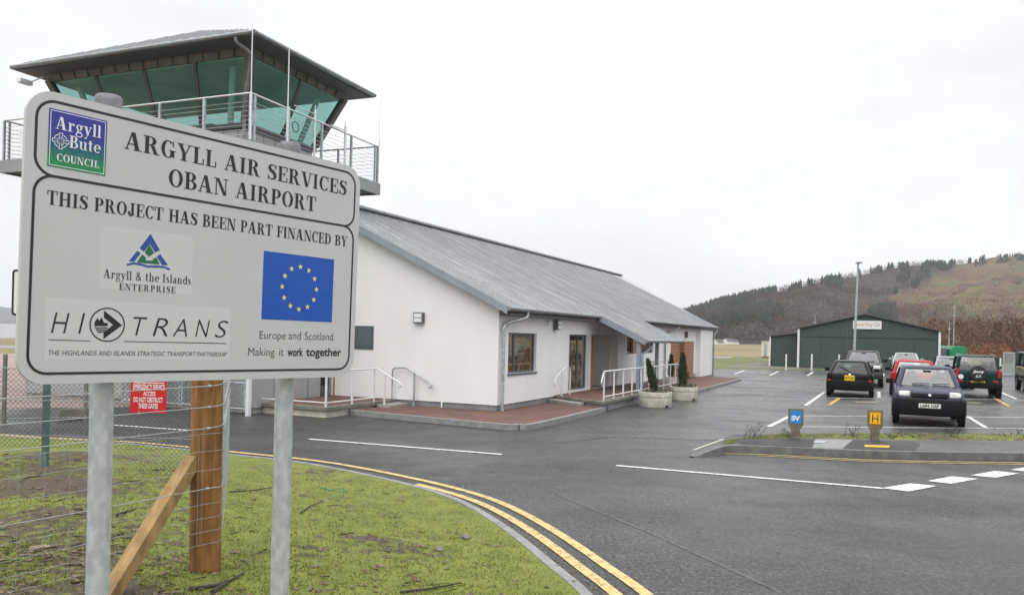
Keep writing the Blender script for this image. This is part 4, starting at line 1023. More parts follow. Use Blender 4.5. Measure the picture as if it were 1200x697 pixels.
mb = MB(); mb.box(-.05,.05,-.05,.05,-.05,1.62); o = mb.build('gate_post', 'rail_white', None, bevel=.006, origin=(0,0,0)); o.location = BO+UD*-3.75+VD*4.84; o.rotation_euler = (0,0,UA)
tag(o, 'pale square gate post at the right end of the galvanised gates', 'gate post')
# perimeter fence along the apron, far left: thin brown posts and mesh lines
pf = thing('perimeter_fence', 'wire fence on thin brown posts along the pink apron at far left', 'fence', G(5, 497))
for px in (-60, 4.5, 55, 100):
    q = G(px, 496-.02*px); mb = MB(); mb.box(q.x-.03, q.x+.03, q.y-.03, q.y+.03, 0, 1.45); mb.build('post', 'concrete_dark', pf, True)
for z in (1.4, .75, .1):
    mb = MB(); wire(mb, [G(-60,497)+Vector((0,0,z)), G(100,494)+Vector((0,0,z))], .006, 4); mb.build('line_wire', 'wire', pf, True)
# dark low drain headwall behind the fence
q0, q1 = G(66, 493), G(104, 491)
mb = MB(); dq = (q1-q0); 
mb.hexa([q0, q1, q1+Vector((0,.9,0)), q0+Vector((0,.9,0))], [q0+dq*.12+Vector((0,0,.26)), q1+Vector((0,0,.26)), q1+Vector((0,.9,.26)), q0+Vector((0,.9,.22))])
tag(mb.build('kerb_block', 'concrete_dark', None, bevel=.03), 'low dark concrete block on the service road behind the chain-link fence', 'concrete block')

# odds and ends lying on the verge
def stick(label, pts, r, m='twig', name='fallen_stick'):
    P_ = [VG(*p) for p in pts]; P_ = [p+Vector((random.uniform(-.01,.01), random.uniform(-.01,.01), r*.8+random.uniform(0,.012))) for p in P_]
    mb = MB(); mb.tube(P_, r, 6, r1=r*.45); tag(mb.build(name, m, None, smooth=True), label, 'stick' if name == 'fallen_stick' else 'scrap')
stick('long dark stick lying right of the foot of the wooden post', [(224,692),(250,688),(272,681),(286,674)], .014)
stick('short thick stick just below the long one near the wooden post', [(250,697),(262,689),(268,685)], .016)
stick('thin dark twig lying at the bottom of the verge near the kerb', [(470,695),(505,692),(540,685)], .011)
stick('thin twig lying behind the right sign post', [(352,602),(362,594),(378,588)], .008)
stick('thin straight twig on the grass right of the wooden post', [(270,577),(300,575),(325,570)], .008)
stick('dark stick behind the left sign post near the strut', [(135,605),(148,601),(158,599)], .012)
stick('pale chunk of root on the bare soil at the left edge', [(35,648),(46,645),(58,643)], .022, 'stone')
stick('tangle of green twine on the turf right of the right sign post', [(378,572),(388,575),(398,573),(407,577),(394,578)], .006, 'rope', 'twine')
for px, py, s, lab in ((547,630.5,.05,'dark stone on the verge nearer the kerb'),(515,644.5,.045,'dark stone on the verge left of the other dark stone')):
    c = VG(px, py); bm = bmesh.new(); bmesh.ops.create_icosphere(bm, subdivisions=2, radius=s)
    for v in bm.verts: v.co *= 1+.35*noise.noise(v.co*25); v.co.z *= .65
    me = bpy.data.meshes.new('stone'); bm.to_mesh(me); bm.free(); tag(link('stone', me, 'concrete_dark', None, c+Vector((0,0,s*.3)), True), lab, 'stone')

# ================================================================== TERMINAL BUILDING (local x = along the eaves, y = along the gable)
def bl(u, v, z=0): return BO+UD*u+VD*v+Vector((0,0,z))
def hitV(px, py, vv):
    d = ray(px, py); t = ((BO-CAM).dot(VD)+vv)/d.dot(VD); q = CAM+d*t-BO; return q.dot(UD), q.z
def hitU(px, py, uu):
    d = ray(px, py); t = ((BO-CAM).dot(UD)+uu)/d.dot(UD); q = CAM+d*t-BO; return q.dot(VD), q.z
def Guv(px, py, z=0):
    q = G(px, py, z)-BO; return q.dot(UD), q.dot(VD)
tb_ = thing('terminal_building', 'low white terminal with a long grey metal roof, entrance canopy and timber panels', 'building', BO, UA)
RS = .481
def rz_(v): return 2.81+RS*(v+.34)
def wall_cells(mb, x0, x1, z0, z1, holes, y0, y1):
    xs = sorted({x0, x1, *[h[0] for h in holes], *[h[1] for h in holes]}); zs = [z for z in sorted({z0, z1, *[h[2] for h in holes], *[h[3] for h in holes]}) if z0 <= z <= z1]
    for i in range(len(xs)-1):
        for j in range(len(zs)-1):
            cx, cz = (xs[i]+xs[i+1])/2, (zs[j]+zs[j+1])/2
            if not any(h[0] < cx < h[1] and h[2] < cz < h[3] for h in holes): mb.box(xs[i], xs[i+1], y0, y1, zs[j], zs[j+1])
holes = [(.62,2.54,1.06,2.15), (5.08,7.06,.30,2.15), (7.55,10.40,.27,2.17), (11.57,15.58,1.45,2.17), (18.7,23.75,.15,1.97)]
mb = MB(); wall_cells(mb, 0, 24.3, .265, 2.93, holes, 0, .28); mb.build('front_wall', 'render', tb_)
mb = MB(); mb.box(24.3, 27.62, -.25, .28, .10, 2.86); mb.build('end_wall', 'render', tb_)
mb = MB(); mb.prism([(0,.2805,.265),(0,13,.265),(0,13,2.7),(0,6.25,5.83),(0,.2805,3.0)], (.28,0,0)); mb.build('gable_wall', 'render', tb_)
mb = MB(); mb.box(.3,27.6,12.7,12.98,0,2.7); mb.box(27.3,27.58,.3,12.7,0,2.7); mb.build('rear_wall', 'render', tb_)
mb = MB(); mb.box(.03,24.28,.03,.25,-.1,.263); mb.box(.03,.25,.26,12.9,-.1,.263); mb.box(24.33,27.6,-.22,.25,-.25,.098); mb.build('plinth', 'plinth', tb_)
# roof with canopy
top = [(-.3,6.25),(-.3,-.34),(7.0,-.34),(7.0,-1.95),(12.3,-1.95),(12.3,-.34),(28.3,-.34),(30.85,6.25)]
mb = MB(); mb.prism([(u, v, rz_(v)-.10) for u, v in top], (0,0,.10))
mb.prism([(-.3,6.25,rz_(6.25)-.10),(30.85,6.25,rz_(6.25)-.10),(28.3,12.84,2.71),(-.3,12.84,2.71)], (0,0,.10))
k = 0
while -.28+k*.36 < 28.2:
    u = -.28+k*.36; v0 = -1.95 if 7.0 < u < 12.3 else -.34
    mb.hexa([(u-.012,v0,rz_(v0)),(u+.012,v0,rz_(v0)),(u+.012,6.2,rz_(6.2)),(u-.012,6.2,rz_(6.2))], [(u-.012,v0,rz_(v0)+.035),(u+.012,v0,rz_(v0)+.035),(u+.012,6.2,rz_(6.2)+.035),(u-.012,6.2,rz_(6.2)+.035)]); k += 1
mb.build('roof', 'zinc', tb_)
mb = MB(); mb.prism([(-.33,6.10,6.0),(-.33,6.10,6.06),(-.33,6.30,6.14),(-.33,6.55,6.06),(-.33,6.55,5.9)], (31.25,0,0)); mb.build('ridge_cap', 'gutter', tb_)
mb = MB()
def verge_board(u, v0, v1, w=.025, dep=.17): mb.hexa([(u-w,v0,rz_(v0)-dep),(u,v0,rz_(v0)-dep),(u,v1,rz_(v1)-dep),(u-w,v1,rz_(v1)-dep)], [(u-w,v0,rz_(v0)+.045),(u,v0,rz_(v0)+.045),(u,v1,rz_(v1)+.045),(u-w,v1,rz_(v1)+.045)])
verge_board(6.997, -1.97, -.37); mb.build('verge_board', 'verge', tb_); mb = MB(); verge_board(-.302, -.38, 6.25)
mb.hexa([(-.327,6.251,rz_(6.25)-.17),(-.302,6.251,rz_(6.25)-.17),(-.302,12.84,2.64),(-.327,12.84,2.64)], [(-.327,6.251,rz_(6.25)+.045),(-.302,6.251,rz_(6.25)+.045),(-.302,12.84,2.86),(-.327,12.84,2.86)])
mb.build('verge_board', 'verge', tb_)
mb = MB()
mb.box(.0,6.99,-.33,-.002,2.60,2.65); mb.box(12.31,28.2,-.33,-.003,2.60,2.65)
mb.quad((7.0,-1.9,1.95),(12.3,-1.9,1.95),(12.3,-.0,2.80),(7.0,0,2.80)); mb.build('soffit', 'soffit', tb_)
for (u0, u1, v, z) in ((-.31,7.03,-.40,2.76), (6.97,12.33,-2.01,1.985), (12.3,28.34,-.40,2.76)):
    mb = MB(); mb.tube([(u0,v,z),(u1,v,z)], .062, 10); mb.build('gutter', 'gutter', tb_, smooth=True)
def pipe(pts, r=.042, m='gutter', par=None, name='downpipe'):
    P_ = catmull([Vector(p) for p in pts], 4); mb = MB(); mb.tube(P_, r, 10); return mb.build(name, m, par or tb_, smooth=True)
pipe([(.95,-.40,2.72),(.92,-.39,2.58),(.70,-.32,2.50),(.25,-.14,2.40),(.13,-.09,2.26),(.13,-.09,2.0),(.13,-.09,1.0),(.13,-.09,.1)], .045, 'galv')
ec, ez = hitV(797,382,-.42); pipe([(ec,-.40,2.72),(ec-.1,-.36,2.55),(ec-1.2,-.12,2.36),(ec-1.35,-.08,2.2),(ec-1.35,-.08,1.2),(ec-1.35,-.08,.2)])
pipe([(28.1,-.40,2.72),(28.05,-.40,2.6),(27.7,-.38,2.40),(27.55,-.33,2.25),(27.55,-.32,1.2),(27.55,-.32,-.05)])
# windows and glazed doors (frame > panes)
def window(name, x0, x1, z0, z1, mull, m='frame', pm='pane', y=.07, fw=.055, sill=True):
    mb = MB(); mb.box(x0,x0+fw,y,y+.07,z0,z1); mb.box(x1-fw,x1,y,y+.07,z0,z1); mb.box(x0+fw,x1-fw,y,y+.07,z0,z0+fw); mb.box(x0+fw,x1-fw,y,y+.07,z1-fw,z1)
    for a in mull: mb.box(a-.035,a+.035,y+.003,y+.068,z0+fw,z1-fw)
    f = mb.build(name, m, tb_, bevel=.004); e = [x0+fw-.01]+list(mull)+[x1-fw+.01]
    for a, b in zip(e, e[1:]): q = MB(); q.box(a,b,y+.03,y+.045,z0+fw-.01,z1-fw+.01); q.build('pane', pm, f)
    if sill: q = MB(); q.box(x0-.02,x1+.02,-.035,y,z0-.05,z0-.002); q.build('sill', m, f)
    return f
window('window', .62, 2.54, 1.06, 2.15, (1.15,))
window('window', 11.57, 12.45, 1.45, 2.17, (), sill=False); window('window', 13.75, 15.58, 1.45, 2.17, (14.8,), sill=False)
mb = MB(); mb.box(12.45,13.75,.02,.1,1.45,2.17); mb.build('timber_panel', 'timber', tb_)
gd = window('glazed_door', 5.16, 6.98, .36, 2.15, (6.20,), sill=False); mb = MB(); mb.box(5.22,6.94,.075,.09,.62,.66); mb.build('crossbar', 'frame', gd)
mb = MB(); mb.box(5.08,5.16,-.02,.2,.28,2.15); mb.box(6.98,7.07,-.02,.2,.28,2.15); mb.box(5.16,6.98,-.02,.2,.28,.36); mb.build('door_surround', 'sign_white', tb_)
mb = MB(); mb.box(7.32,7.54,-.006,.02,.30,2.16); mb.build('timber_strip', 'timber', tb_)
# entrance recess
mb = MB(); mb.box(10.3,10.40,.281,1.3,.27,2.17); mb.box(7.55,10.4,1.2,1.3,.27,2.2); mb.box(7.55,10.4,.28,1.3,2.18,2.25); mb.box(7.5,7.549,.28,1.2,.27,2.2); mb.build('porch_lining', 'beige', tb_)
mb = MB(); mb.box(7.62,9.4,1.10,1.18,.30,2.15); dr = mb.build('entrance_door', 'frame', tb_); mb = MB(); mb.box(7.72,8.45,1.085,1.10,.45,2.05); mb.box(8.55,9.3,1.085,1.10,.45,2.05); mb.build('pane', 'pane', dr)
# timber porch at the far end
mb = MB(); mb.box(18.71,23.05,.05,.12,.16,1.965); mb.build('timber_cladding', 'timber', tb_)
mb = MB(); mb.box(20.9,23.05,-.16,.04,.16,1.96); mb.build('timber_cladding', 'timber', tb_)
mb = MB(); mb.box(23.1,23.7,.2,.25,.16,1.96); mb.build('opening_shade', 'soffit', tb_)  # dark panel stands in for the shade inside the opening beside the cladding
# gable window, wall lamps, vents
mb = MB(); mb.box(-.03,.02,3.84,4.46,1.60,2.25); gw = mb.build('gable_window', 'frame', tb_, bevel=.004); mb = MB(); mb.box(-.036,-.028,3.90,4.40,1.70,2.20); mb.build('pane', 'pane_grey', gw)
def lamp(cx, cy, cz, along):
    w = .30; mb = MB()
    if along == 'v': mb.box(-.13,-.004,cy-.15,cy+.15,cz-.14,cz+.15); q = MB(); q.box(-.136,-.128,cy-.12,cy+.12,cz+.015,cz+.12); q.box(-.136,-.128,cy-.12,cy+.12,cz-.11,cz-.005)
    else: mb.box(cx-.12,cx+.12,-.16,-.004,cz-.15,cz+.15); q = MB(); q.box(cx-.09,cx+.09,-.168,-.158,cz+.015,cz+.12); q.box(cx-.09,cx+.09,-.168,-.158,cz-.12,cz-.01)
    l = mb.build('wall_lamp', 'soffit', tb_, bevel=.01); q.build('diffuser', 'logo_white', l)
lamp(0, 2.36, 2.49, 'v'); lamp(hitV(650,378,0)[0], 0, 2.42, 'u'); lamp(hitV(803,389,0)[0], 0, 2.30, 'u')
mb = MB(); u_ = hitV(640,371,0)[0]; mb.tube([(u_,-.002,2.52),(u_,-.10,2.50),(u_,-.12,2.40)], .04, 8); mb.build('vent', 'logo_white', tb_)
mb = MB(); mb.tube([(-.015,1.62,.0),(-.015,1.62,.27)], .025, 8); mb.build('waste_pipe', 'sign_white', tb_)
# canopy posts and their rainwater pipe
cu1 = hitV(740,440,-1.72)[0]; cu2 = hitV(769.5,430,-1.72)[0]
cu1 = max(cu1, 7.12)
for cu in (cu1, cu2): mb = MB(); mb.box(cu-.06,cu+.06,-1.78,-1.66,.3,2.13); mb.build('canopy_post', 'verge', tb_, bevel=.006)
pipe([(7.75,-2.0,1.95),(7.75,-1.99,1.80),(7.60,-1.93,1.70),(7.25,-1.84,1.56),(cu1+.03,-1.84,1.42),(cu1+.03,-1.84,.9),(cu1+.03,-1.84,.42),(cu1+.01,-1.95,.34)], .042, 'verge')
# left end: dark doors in a recess between gable and tower base
mb = MB(); mb.box(-.02,.0,5.12,5.16,.26,2.4); mb.build('corner_trim', 'brickred', tb_)
mb = MB(); mb.box(-.045,-.002,5.25,6.6,.26,2.3); dd = mb.build('service_door', 'door_dark', tb_)
mb = MB(); mb.box(-.052,-.044,5.22,5.30,.25,2.36); mb.box(-.052,-.044,5.88,5.96,.25,2.3); mb.box(-.052,-.044,6.56,6.64,.25,2.36); mb.box(-.05,-.044,5.3,5.88,.27,.52); mb.box(-.05,-.044,5.96,6.56,.27,.52); mb.build('door_trim', 'tower_panel', dd)

# paving and platforms
def uvprism(mb, pts, z0, z1): return mb.prism([bl(u, v, z0) for u, v in pts], (0,0,z1-z0))
left_pav = [(-2.10,2.62),(-2.62,-1.25),(-2.45,-1.70),(-1.95,-1.93),(3.3,-1.93),(3.3,.02),(.02,.02),(.02,3.0),(-2.0,3.0)]
right_pav = [(12.55,.02),(12.55,-2.42),(23.5,-2.36),(24.5,-1.95),(24.95,-1.1),(25.0,-.23),(25.0,.02)]
mb = MB(); uvprism(mb, left_pav, -.02, .118); uvprism(mb, right_pav, -.02, .10); struct('brick_pavement', mb, 'brick')
mb = MB()
for path, z in (([(-1.98,3.02),(-2.10,2.62),(-2.62,-1.25),(-2.45,-1.70),(-1.95,-1.93),(2.9,-1.93)], .128), ([(12.55,-2.42),(23.5,-2.36),(24.5,-1.95),(24.95,-1.1),(25.0,-.25)], .11)):
    C_ = catmull([bl(u, v) for u, v in path], 5); A_o, A_i = offs(C_, -.07), offs(C_, .05)
    if (A_o[3]-BO).dot(VD) > (A_i[3]-BO).dot(VD) and path[0][0] > 0: A_o, A_i = A_i, A_o
    for i in range(len(C_)-1):
        for (p, q, z0, z1) in ((A_o, A_i, z, z),): mb.quad(*[Vector((w.x, w.y, z)) for w in (A_o[i], A_o[i+1], A_i[i+1], A_i[i])])
        mb.quad(*[Vector((w.x, w.y, zz)) for w, zz in ((A_o[i],-.02),(A_o[i+1],-.02),(A_o[i+1],z),(A_o[i],z))]); mb.quad(*[Vector((w.x, w.y, zz)) for w, zz in ((A_i[i],-.02),(A_i[i+1],-.02),(A_i[i+1],z),(A_i[i],z))])
struct('pavement_kerb', mb, 'kerb')
pl = thing('entrance_platform', 'raised brick entrance platform with concrete edge and steps in front of the glass doors', 'platform', bl(7,-1), UA)
pp = [(2.70,-1.97),(4.0,-.002),(12.5,-.002),(12.5,-2.0)]
mb = MB(); uvprism(mb, [(2.80,-1.90),(4.05,-.003),(12.45,-.003),(12.45,-1.93)], -.02, .20); mb.build('base', 'plinth', pl, True)
mb = MB(); uvprism(mb, pp, .201, .292); mb.build('edge_slab', 'concrete_dark', pl, True, bevel=.01)
mb = MB(); uvprism(mb, [(3.05,-1.70),(4.16,-.004),(12.4,-.004),(12.4,-1.72)], .2925, .301); mb.build('brick_floor', 'brick', pl, True)
mb = MB(); uvprism(mb, [(2.72,-1.25),(3.50,-.004),(3.96,-.004),(3.12,-1.27)], .10, .205); mb.build('step', 'concrete', pl, True, bevel=.008)
pl2 = thing('side_platform', 'raised brick landing with concrete edge and step beside the gable', 'platform', bl(-1.5,4), UA)
mb = MB(); uvprism(mb, [(-2.97,3.13),(-.9,3.13),(-.9,6.6),(-2.97,6.6)], -.02, .165); uvprism(mb, [(-.9,3.15),(-.02,3.15),(-.02,6.6),(-.9,6.6)], -.02, .165); mb.build('base', 'planter', pl2, True)
mb = MB(); uvprism(mb, [(-3.05,3.05),(-.02,3.05),(-.02,6.6),(-3.05,6.6)], .166, .258); mb.build('edge_slab', 'concrete_dark', pl2, True, bevel=.01)
mb = MB(); uvprism(mb, [(-2.78,3.32),(-.03,3.32),(-.03,6.6),(-2.78,6.6)], .2585, .266); mb.build('brick_floor', 'brick', pl2, True)
mb = MB(); uvprism(mb, [(-.95,2.62),(-.03,2.62),(-.03,3.045),(-.95,3.045)], .10, .19); mb.build('step', 'concrete', pl2, True, bevel=.008)
# handrails
def handrail(label, loc, top, posts, bottom=None, curl=None, m='rail_white', r=.021):
    h = thing('handrail', label, 'handrail', loc, UA)
    P_ = [bl(*p) for p in top]
    mb = MB(); mb.tube(catmull(P_, 5), r, 8); mb.build('top_rail', m, h, True, smooth=True)
    for (u, v, z0, z1) in posts: mb = MB(); mb.box(-.019,.019,-.019,.019,0,z1-z0); q = [Vector(x) for x in mb.v]; mb.v = [bl(u, v, z0)+UD*x.x+VD*x.y+Vector((0,0,x.z)) for x in q]; mb.build('post', m, h, True)
    if bottom: mb = MB(); mb.tube([bl(*p) for p in bottom], .017, 8); mb.build('bottom_rail', m, h, True)
    return h
zt = .30+.82
handrail('long pale handrail along the front edge of the entrance platform under the canopy', bl(7,-1.86,.3),
         [(2.98,-1.86,.72),(2.88,-1.86,.80),(2.95,-1.86,.95),(3.12,-1.86,1.10),(3.5,-1.86,zt),(8.0,-1.86,zt),(11.9,-1.86,zt),(12.25,-1.86,zt-.05),(12.3,-1.86,zt-.3),(12.3,-1.86,.30)],
         [(u, -1.86, .292, zt-.01) for u in (3.12,4.05,5.0,5.95,7.0,8.0,9.0,10.0,11.0,11.8)], [(3.1,-1.86,.40),(12.3,-1.86,.40)])
handrail('short curved pale handrail by the steps left of the glass door', bl(3.9,-.25,.3),
         [(3.35,-.28,.62),(3.28,-.28,.70),(3.42,-.28,.86),(4.1,-.28,1.12),(4.45,-.28,1.12),(4.58,-.28,1.02),(4.6,-.28,.75),(4.6,-.28,.30)], [(3.9,-.28,.29,1.05)])
handrail('pale handrail along the rear of the entrance platform behind the canopy post', bl(11,-.9,.3), [(10.6,-.9,.9),(10.6,-.9,1.12),(10.9,-.9,1.2),(13.4,-.9,1.2),(13.9,-.9,1.15),(14.0,-.9,.9)], [(10.7,-.9,.29,1.15),(12.2,-.9,.29,1.18)])
zs2 = 1.12
handrail('pale railing round the side landing, ending in a curl by the gable step', bl(-2,3.1,.26),
         [(-3.0,6.0,zs2),(-3.0,4.0,zs2),(-3.0,3.2,zs2),(-2.9,3.12,zs2),(-1.9,3.12,zs2),(-1.0,3.12,zs2),(-.9,3.05,zs2-.02),(-.88,2.75,zs2-.17),(-.88,2.42,zs2-.33),(-.88,2.36,zs2-.43),(-.88,2.45,zs2-.47)],
         [(-3.0,5.6,.255,zs2),(-3.0,4.35,.255,zs2),(-3.0,3.12,.255,zs2),(-1.95,3.12,.255,zs2),(-.98,3.12,.255,zs2),(-.88,2.86,.18,zs2-.12)], [(-3.0,5.9,.36),(-3.0,3.12,.36),(-.95,3.12,.36)])
handrail('grey curved handrail fixed against the gable wall by the side step', bl(-.12,2.8,.2),
         [(-.12,3.12,.27),(-.12,3.12,.9),(-.12,3.09,zs2-.03),(-.12,2.95,zs2),(-.12,2.65,zs2),(-.12,2.30,zs2-.18),(-.12,1.95,zs2-.36),(-.12,1.88,zs2-.45),(-.12,1.97,zs2-.49)], [(-.12,2.42,.12,zs2-.12)], m='galv')

# planters with conifers
def leafy(name, m, centre, h, r, n, lean=(0,0), prof=None, size=.05, rs=1):
    R = random.Random(rs); V, T = [], []
    for _ in range(n):
        t = R.random(); w = (prof or (lambda t: math.sin(PI*min(1, .12+t*.88))**.7))(t); a = R.random()*2*PI; q = r*w*((.25+.75*R.random()**.5) if R.random() < .85 else R.uniform(.95, 1.5))
        c = Vector((centre[0]+lean[0]*t+q*math.cos(a), centre[1]+lean[1]*t+q*math.sin(a), centre[2]+h*t)); s = size*R.uniform(.5, 1.3); b = len(V)
        up = Vector((R.uniform(-.5,.5)+.5*math.cos(a), R.uniform(-.5,.5)+.5*math.sin(a), 1.3))*s; sd_ = Vector((R.uniform(-1,1), R.uniform(-1,1), R.uniform(-.4,.4)))*s*.38
        V += [c-sd_, c+sd_, c+up]; T.append((b,b+1,b+2))
    return V, T
def planter(label, c, w, h, group='stone planters in front of the terminal'):
    t = thing('stone_planter', label, 'planter', c, UA, group)
    def oct_(s, z): return [(s*w/2*math.cos(PI/8+PI/4*k)*1.08, s*w/2*math.sin(PI/8+PI/4*k)*1.0, z) for k in range(8)]
    def ringp(z0, z1, s0, s1):
        n = 28; a = [(s0*w/2*math.cos(2*PI*k/n), s0*w/2*math.sin(2*PI*k/n)*.9, z0) for k in range(n)]; b = [(s1*w/2*math.cos(2*PI*k/n), s1*w/2*math.sin(2*PI*k/n)*.9, z1) for k in range(n)]; return a, b
    n = 28; mb = MB(); prof = [(0.0,.93),(.03,.96),(h*.62,.98),(h*.64,.94),(h*.67,.94),(h*.69,.99),(h-.02,1.0),(h,.985),(h,.86),(h-.07,.85)]
    vs = [(s*w/2*math.cos(2*PI*k/n), s*w/2*.9*math.sin(2*PI*k/n), z) for z, s in prof for k in range(n)]
    mb.add(vs, [(j*n+k, j*n+(k+1)%n, (j+1)*n+(k+1)%n, (j+1)*n+k) for j in range(len(prof)-1) for k in range(n)]); mb.build('bowl', 'planter', t, smooth=True)
    mb = MB(); mb.add([(.86*w/2*math.cos(2*PI*k/n), .86*w/2*.9*math.sin(2*PI*k/n), h-.06) for k in range(n)], [tuple(range(n))]); mb.build('soil', 'bark', t)
    mb = MB(); a = -2.0; cx, cy = .97*w/2*math.cos(a), .97*w/2*.9*math.sin(a); mb.box(cx-.08,cx+.08,cy-.015,cy+.05,.02,.075); mb.build('drain_slot', 'black', t)
    return t
def conifer_shrub(label, c, h, r, lean, n=1500, rs=1):
    t = thing('conifer_shrub', label, 'shrub', c, 0, 'slim conifers in the planters')
    V, T = leafy('f', 'conifer', (0,0,.06), h-.06, r, n, lean, lambda t: (.55+.45*min(1, t/.3))*(1.02-t)**.6, .062, rs); mb = MB(); mb.add(V, T); me_ = mb
    o = bpy.data.meshes.new('foliage'); o.from_pydata([tuple(v) for v in V], [], T); o.update(); link('foliage', o, 'conifer', t)
    mb = MB(); mb.tube([(0,0,-.06),(lean[0]*.5,lean[1]*.5,h*.5),(lean[0]*.9,lean[1]*.9,h*.85)], .022, 6, r1=.008); mb.build('stem', 'bark', t)
q1 = G(767.5, 477.5); q1 = q1+q1.normalized()*.42; q1.z = 0; planter('nearer pale stone planter beside the platform corner', q1, 1.13, .46)
q2 = G(801, 469.5); q2 = q2+q2.normalized()*.42; q2.z = 0; planter('second pale stone planter behind and right of the nearer one', q2, 1.05, .46)
u3, v3 = Guv(788.5, 451, .1); q3 = bl(u3, v3+.1, .10); planter('small pale planter against the timber cladding farther back', q3, .62, .34)
conifer_shrub('slim conifer leaning left in the nearer planter', q1+Vector((-.02,0,.42)), 38/F*q1.y, .135, (-.24, 0), 2000, 3)
conifer_shrub('upright dense conifer in the second planter', q2+Vector((-.04,0,.42)), 39/F*q2.y, .17, (-.02, 0), 2400, 5)
conifer_shrub('dark small conifer half hidden behind the upright one, against the cladding', q3+Vector((0,0,.3)), 27/F*q3.y, .14, (0, 0), 1200, 8)
for q, w, lab, rs in ((q1, .5, 'low trailing plants filling the nearer planter', 11), (q2, .46, 'low trailing plants filling the second planter', 12)):
    V, T = [], []
    R = random.Random(rs)
    for _ in range(520):
        a = R.random()*2*PI; rr = w*.92*R.random()**.5; c = Vector((q.x+rr*math.cos(a), q.y+rr*.9*math.sin(a), .41+R.random()*.13*(1 if R.random() < .7 else 1.5))); s = R.uniform(.02,.05); b = len(V)
        for _k in range(3): V.append(c+Vector((R.uniform(-s,s), R.uniform(-s,s), R.uniform(-s,s))))
        T.append((b,b+1,b+2))
    tag(rawmesh('ground_cover', np.array([tuple(v) for v in V]), np.array(T), 'cover'), lab, 'plants', kind='stuff')

# ================================================================== CONTROL TOWER
TPV = Vector((-2.79, 5.80, 0)); TA = UA+.045; TRm = Matrix.Rotation(TA, 4, 'Z'); TPW = Vector((-6.801, 20.80, 0)); TC = TPW+TRm @ (Vector((-.2, 9.85, 0))-TPV)
def tloc(u, v, z=0): return TPW+TRm @ (Vector((u, v, z))-TPV)
tw = thing('control_tower', 'grey control tower with green glass cab and balcony rising behind the big board', 'tower', TC, TA)
UV0 = Vector((-.2, 9.85, 0))
class TB(MB):
    def build(s, name, m, parent, **k): s.v = [v-UV0 for v in s.v]; return MB.build(s, name, m, parent, **k)
u0, u1, v0, v1 = -2.79, 2.93, 5.80, 14.63
t = TB(); t.box(-2.2,1.6,6.8,13.0,2.9,6.5); t.build('shaft', 'tower_panel', tw)
t = TB(); t.box(-3.28,-.62,5.05,13.2,.14,2.95); t.build('base_block', 'tower_panel', tw)
t = TB(); t.box(-3.24,-.66,5.09,13.2,-.02,.139); t.build('base_plinth', 'concrete', tw)
t = TB()
for u in (-2.6,-1.9,-1.2): t.box(u-.012,u+.012,5.035,5.05,.16,2.94)
for v in (6.2,7.3,8.4,9.5,10.6): t.box(-3.295,-3.28,v-.012,v+.012,.16,2.94)
t.build('panel_joint', 'plinth', tw)
t = TB(); t.box(-3.07,3.05,5.61,14.65,6.56,6.72); t.build('balcony_deck', 'soffit', tw)
t = TB(); zf0, zf1 = 6.50, 6.86
t.box(-3.13,-3.07,5.55,14.71,zf0,zf1); t.box(3.05,3.11,5.55,14.71,zf0,zf1); t.box(-3.07,3.05,5.55,5.61,zf0,zf1); t.box(-3.07,3.05,14.65,14.71,zf0,zf1); t.build('balcony_edge', 'balcony', tw)
# railing: top rail, posts, wires
ru0, ru1, rv0, rv1, rz1 = -3.046, 3.03, 5.63, 14.63, 8.05
C4 = [(ru0,rv0),(ru1,rv0),(ru1,rv1),(ru0,rv1)]
rl = TB()
for i in range(4): a, b = C4[i], C4[(i+1)%4]; rl.tube([(*a,rz1),(*b,rz1)], .028, 8)
rail = rl.build('railing', 'steel', tw)
npost = 0
for i, cnt_ in ((0,4),(1,6),(2,4),(3,6)):
    a, b = C4[i], C4[(i+1)%4]
    for k in range(cnt_):
        f_ = k/cnt_; p = (a[0]+(b[0]-a[0])*f_, a[1]+(b[1]-a[1])*f_); t = TB(); t.box(p[0]-.03,p[0]+.03,p[1]-.03,p[1]+.03,6.72,rz1)
        if k == 0: t.box(p[0]-.03+(.16 if p[0] < 0 else -.16),p[0]+.03+(.16 if p[0] < 0 else -.16),p[1]-.02,p[1]+.02,6.72,rz1)
        po = MB.build(t.__class__.__mro__[1]() if False else t, 'post', 'galv', rail) if False else t.build('post', 'galv', rail)
t = TB()
for k in range(9):
    z = 6.90+k*.118
    for i in range(4): a, b = C4[i], C4[(i+1)%4]; t.tube([(*a,z),(*b,z)], .0075, 4, cap=False)
t.build('rail_wire', 'steel', rail)
# cab
gi0, gi1, zg0, zg1 = 1.28, .66, 7.80, 9.40
def ins(d): return [(u0+d,v0+d),(u1-d,v0+d),(u1-d,v1-d),(u0+d,v1-d)]
b_, t_ = ins(gi0), ins(gi1)
t = TB(); bb_ = ins(gi0+.05); t.hexa([(*p,6.72) for p in bb_], [(*p,zg0-.14) for p in bb_]); t.build('cab_wall', 'tower_panel', tw)
t = TB()
for k in range(12):
    f_ = (k+.5)/12; v = bb_[0][1]+(bb_[3][1]-bb_[0][1])*f_; t.box(bb_[0][0]-.01,bb_[0][0],v-.012,v+.012,6.73,zg0-.15)
for k in range(6):
    f_ = (k+.5)/6; u = bb_[0][0]+(bb_[1][0]-bb_[0][0])*f_; t.box(u-.012,u+.012,bb_[0][1]-.01,bb_[0][1],6.73,zg0-.15)
t.box(bb_[0][0]-.012,bb_[0][0],bb_[0][1]-.012,bb_[3][1],6.722,6.76); t.box(bb_[0][0],bb_[1][0],bb_[0][1]-.012,bb_[0][1],6.722,6.76)
t.build('panel_joint', 'plinth', tw)
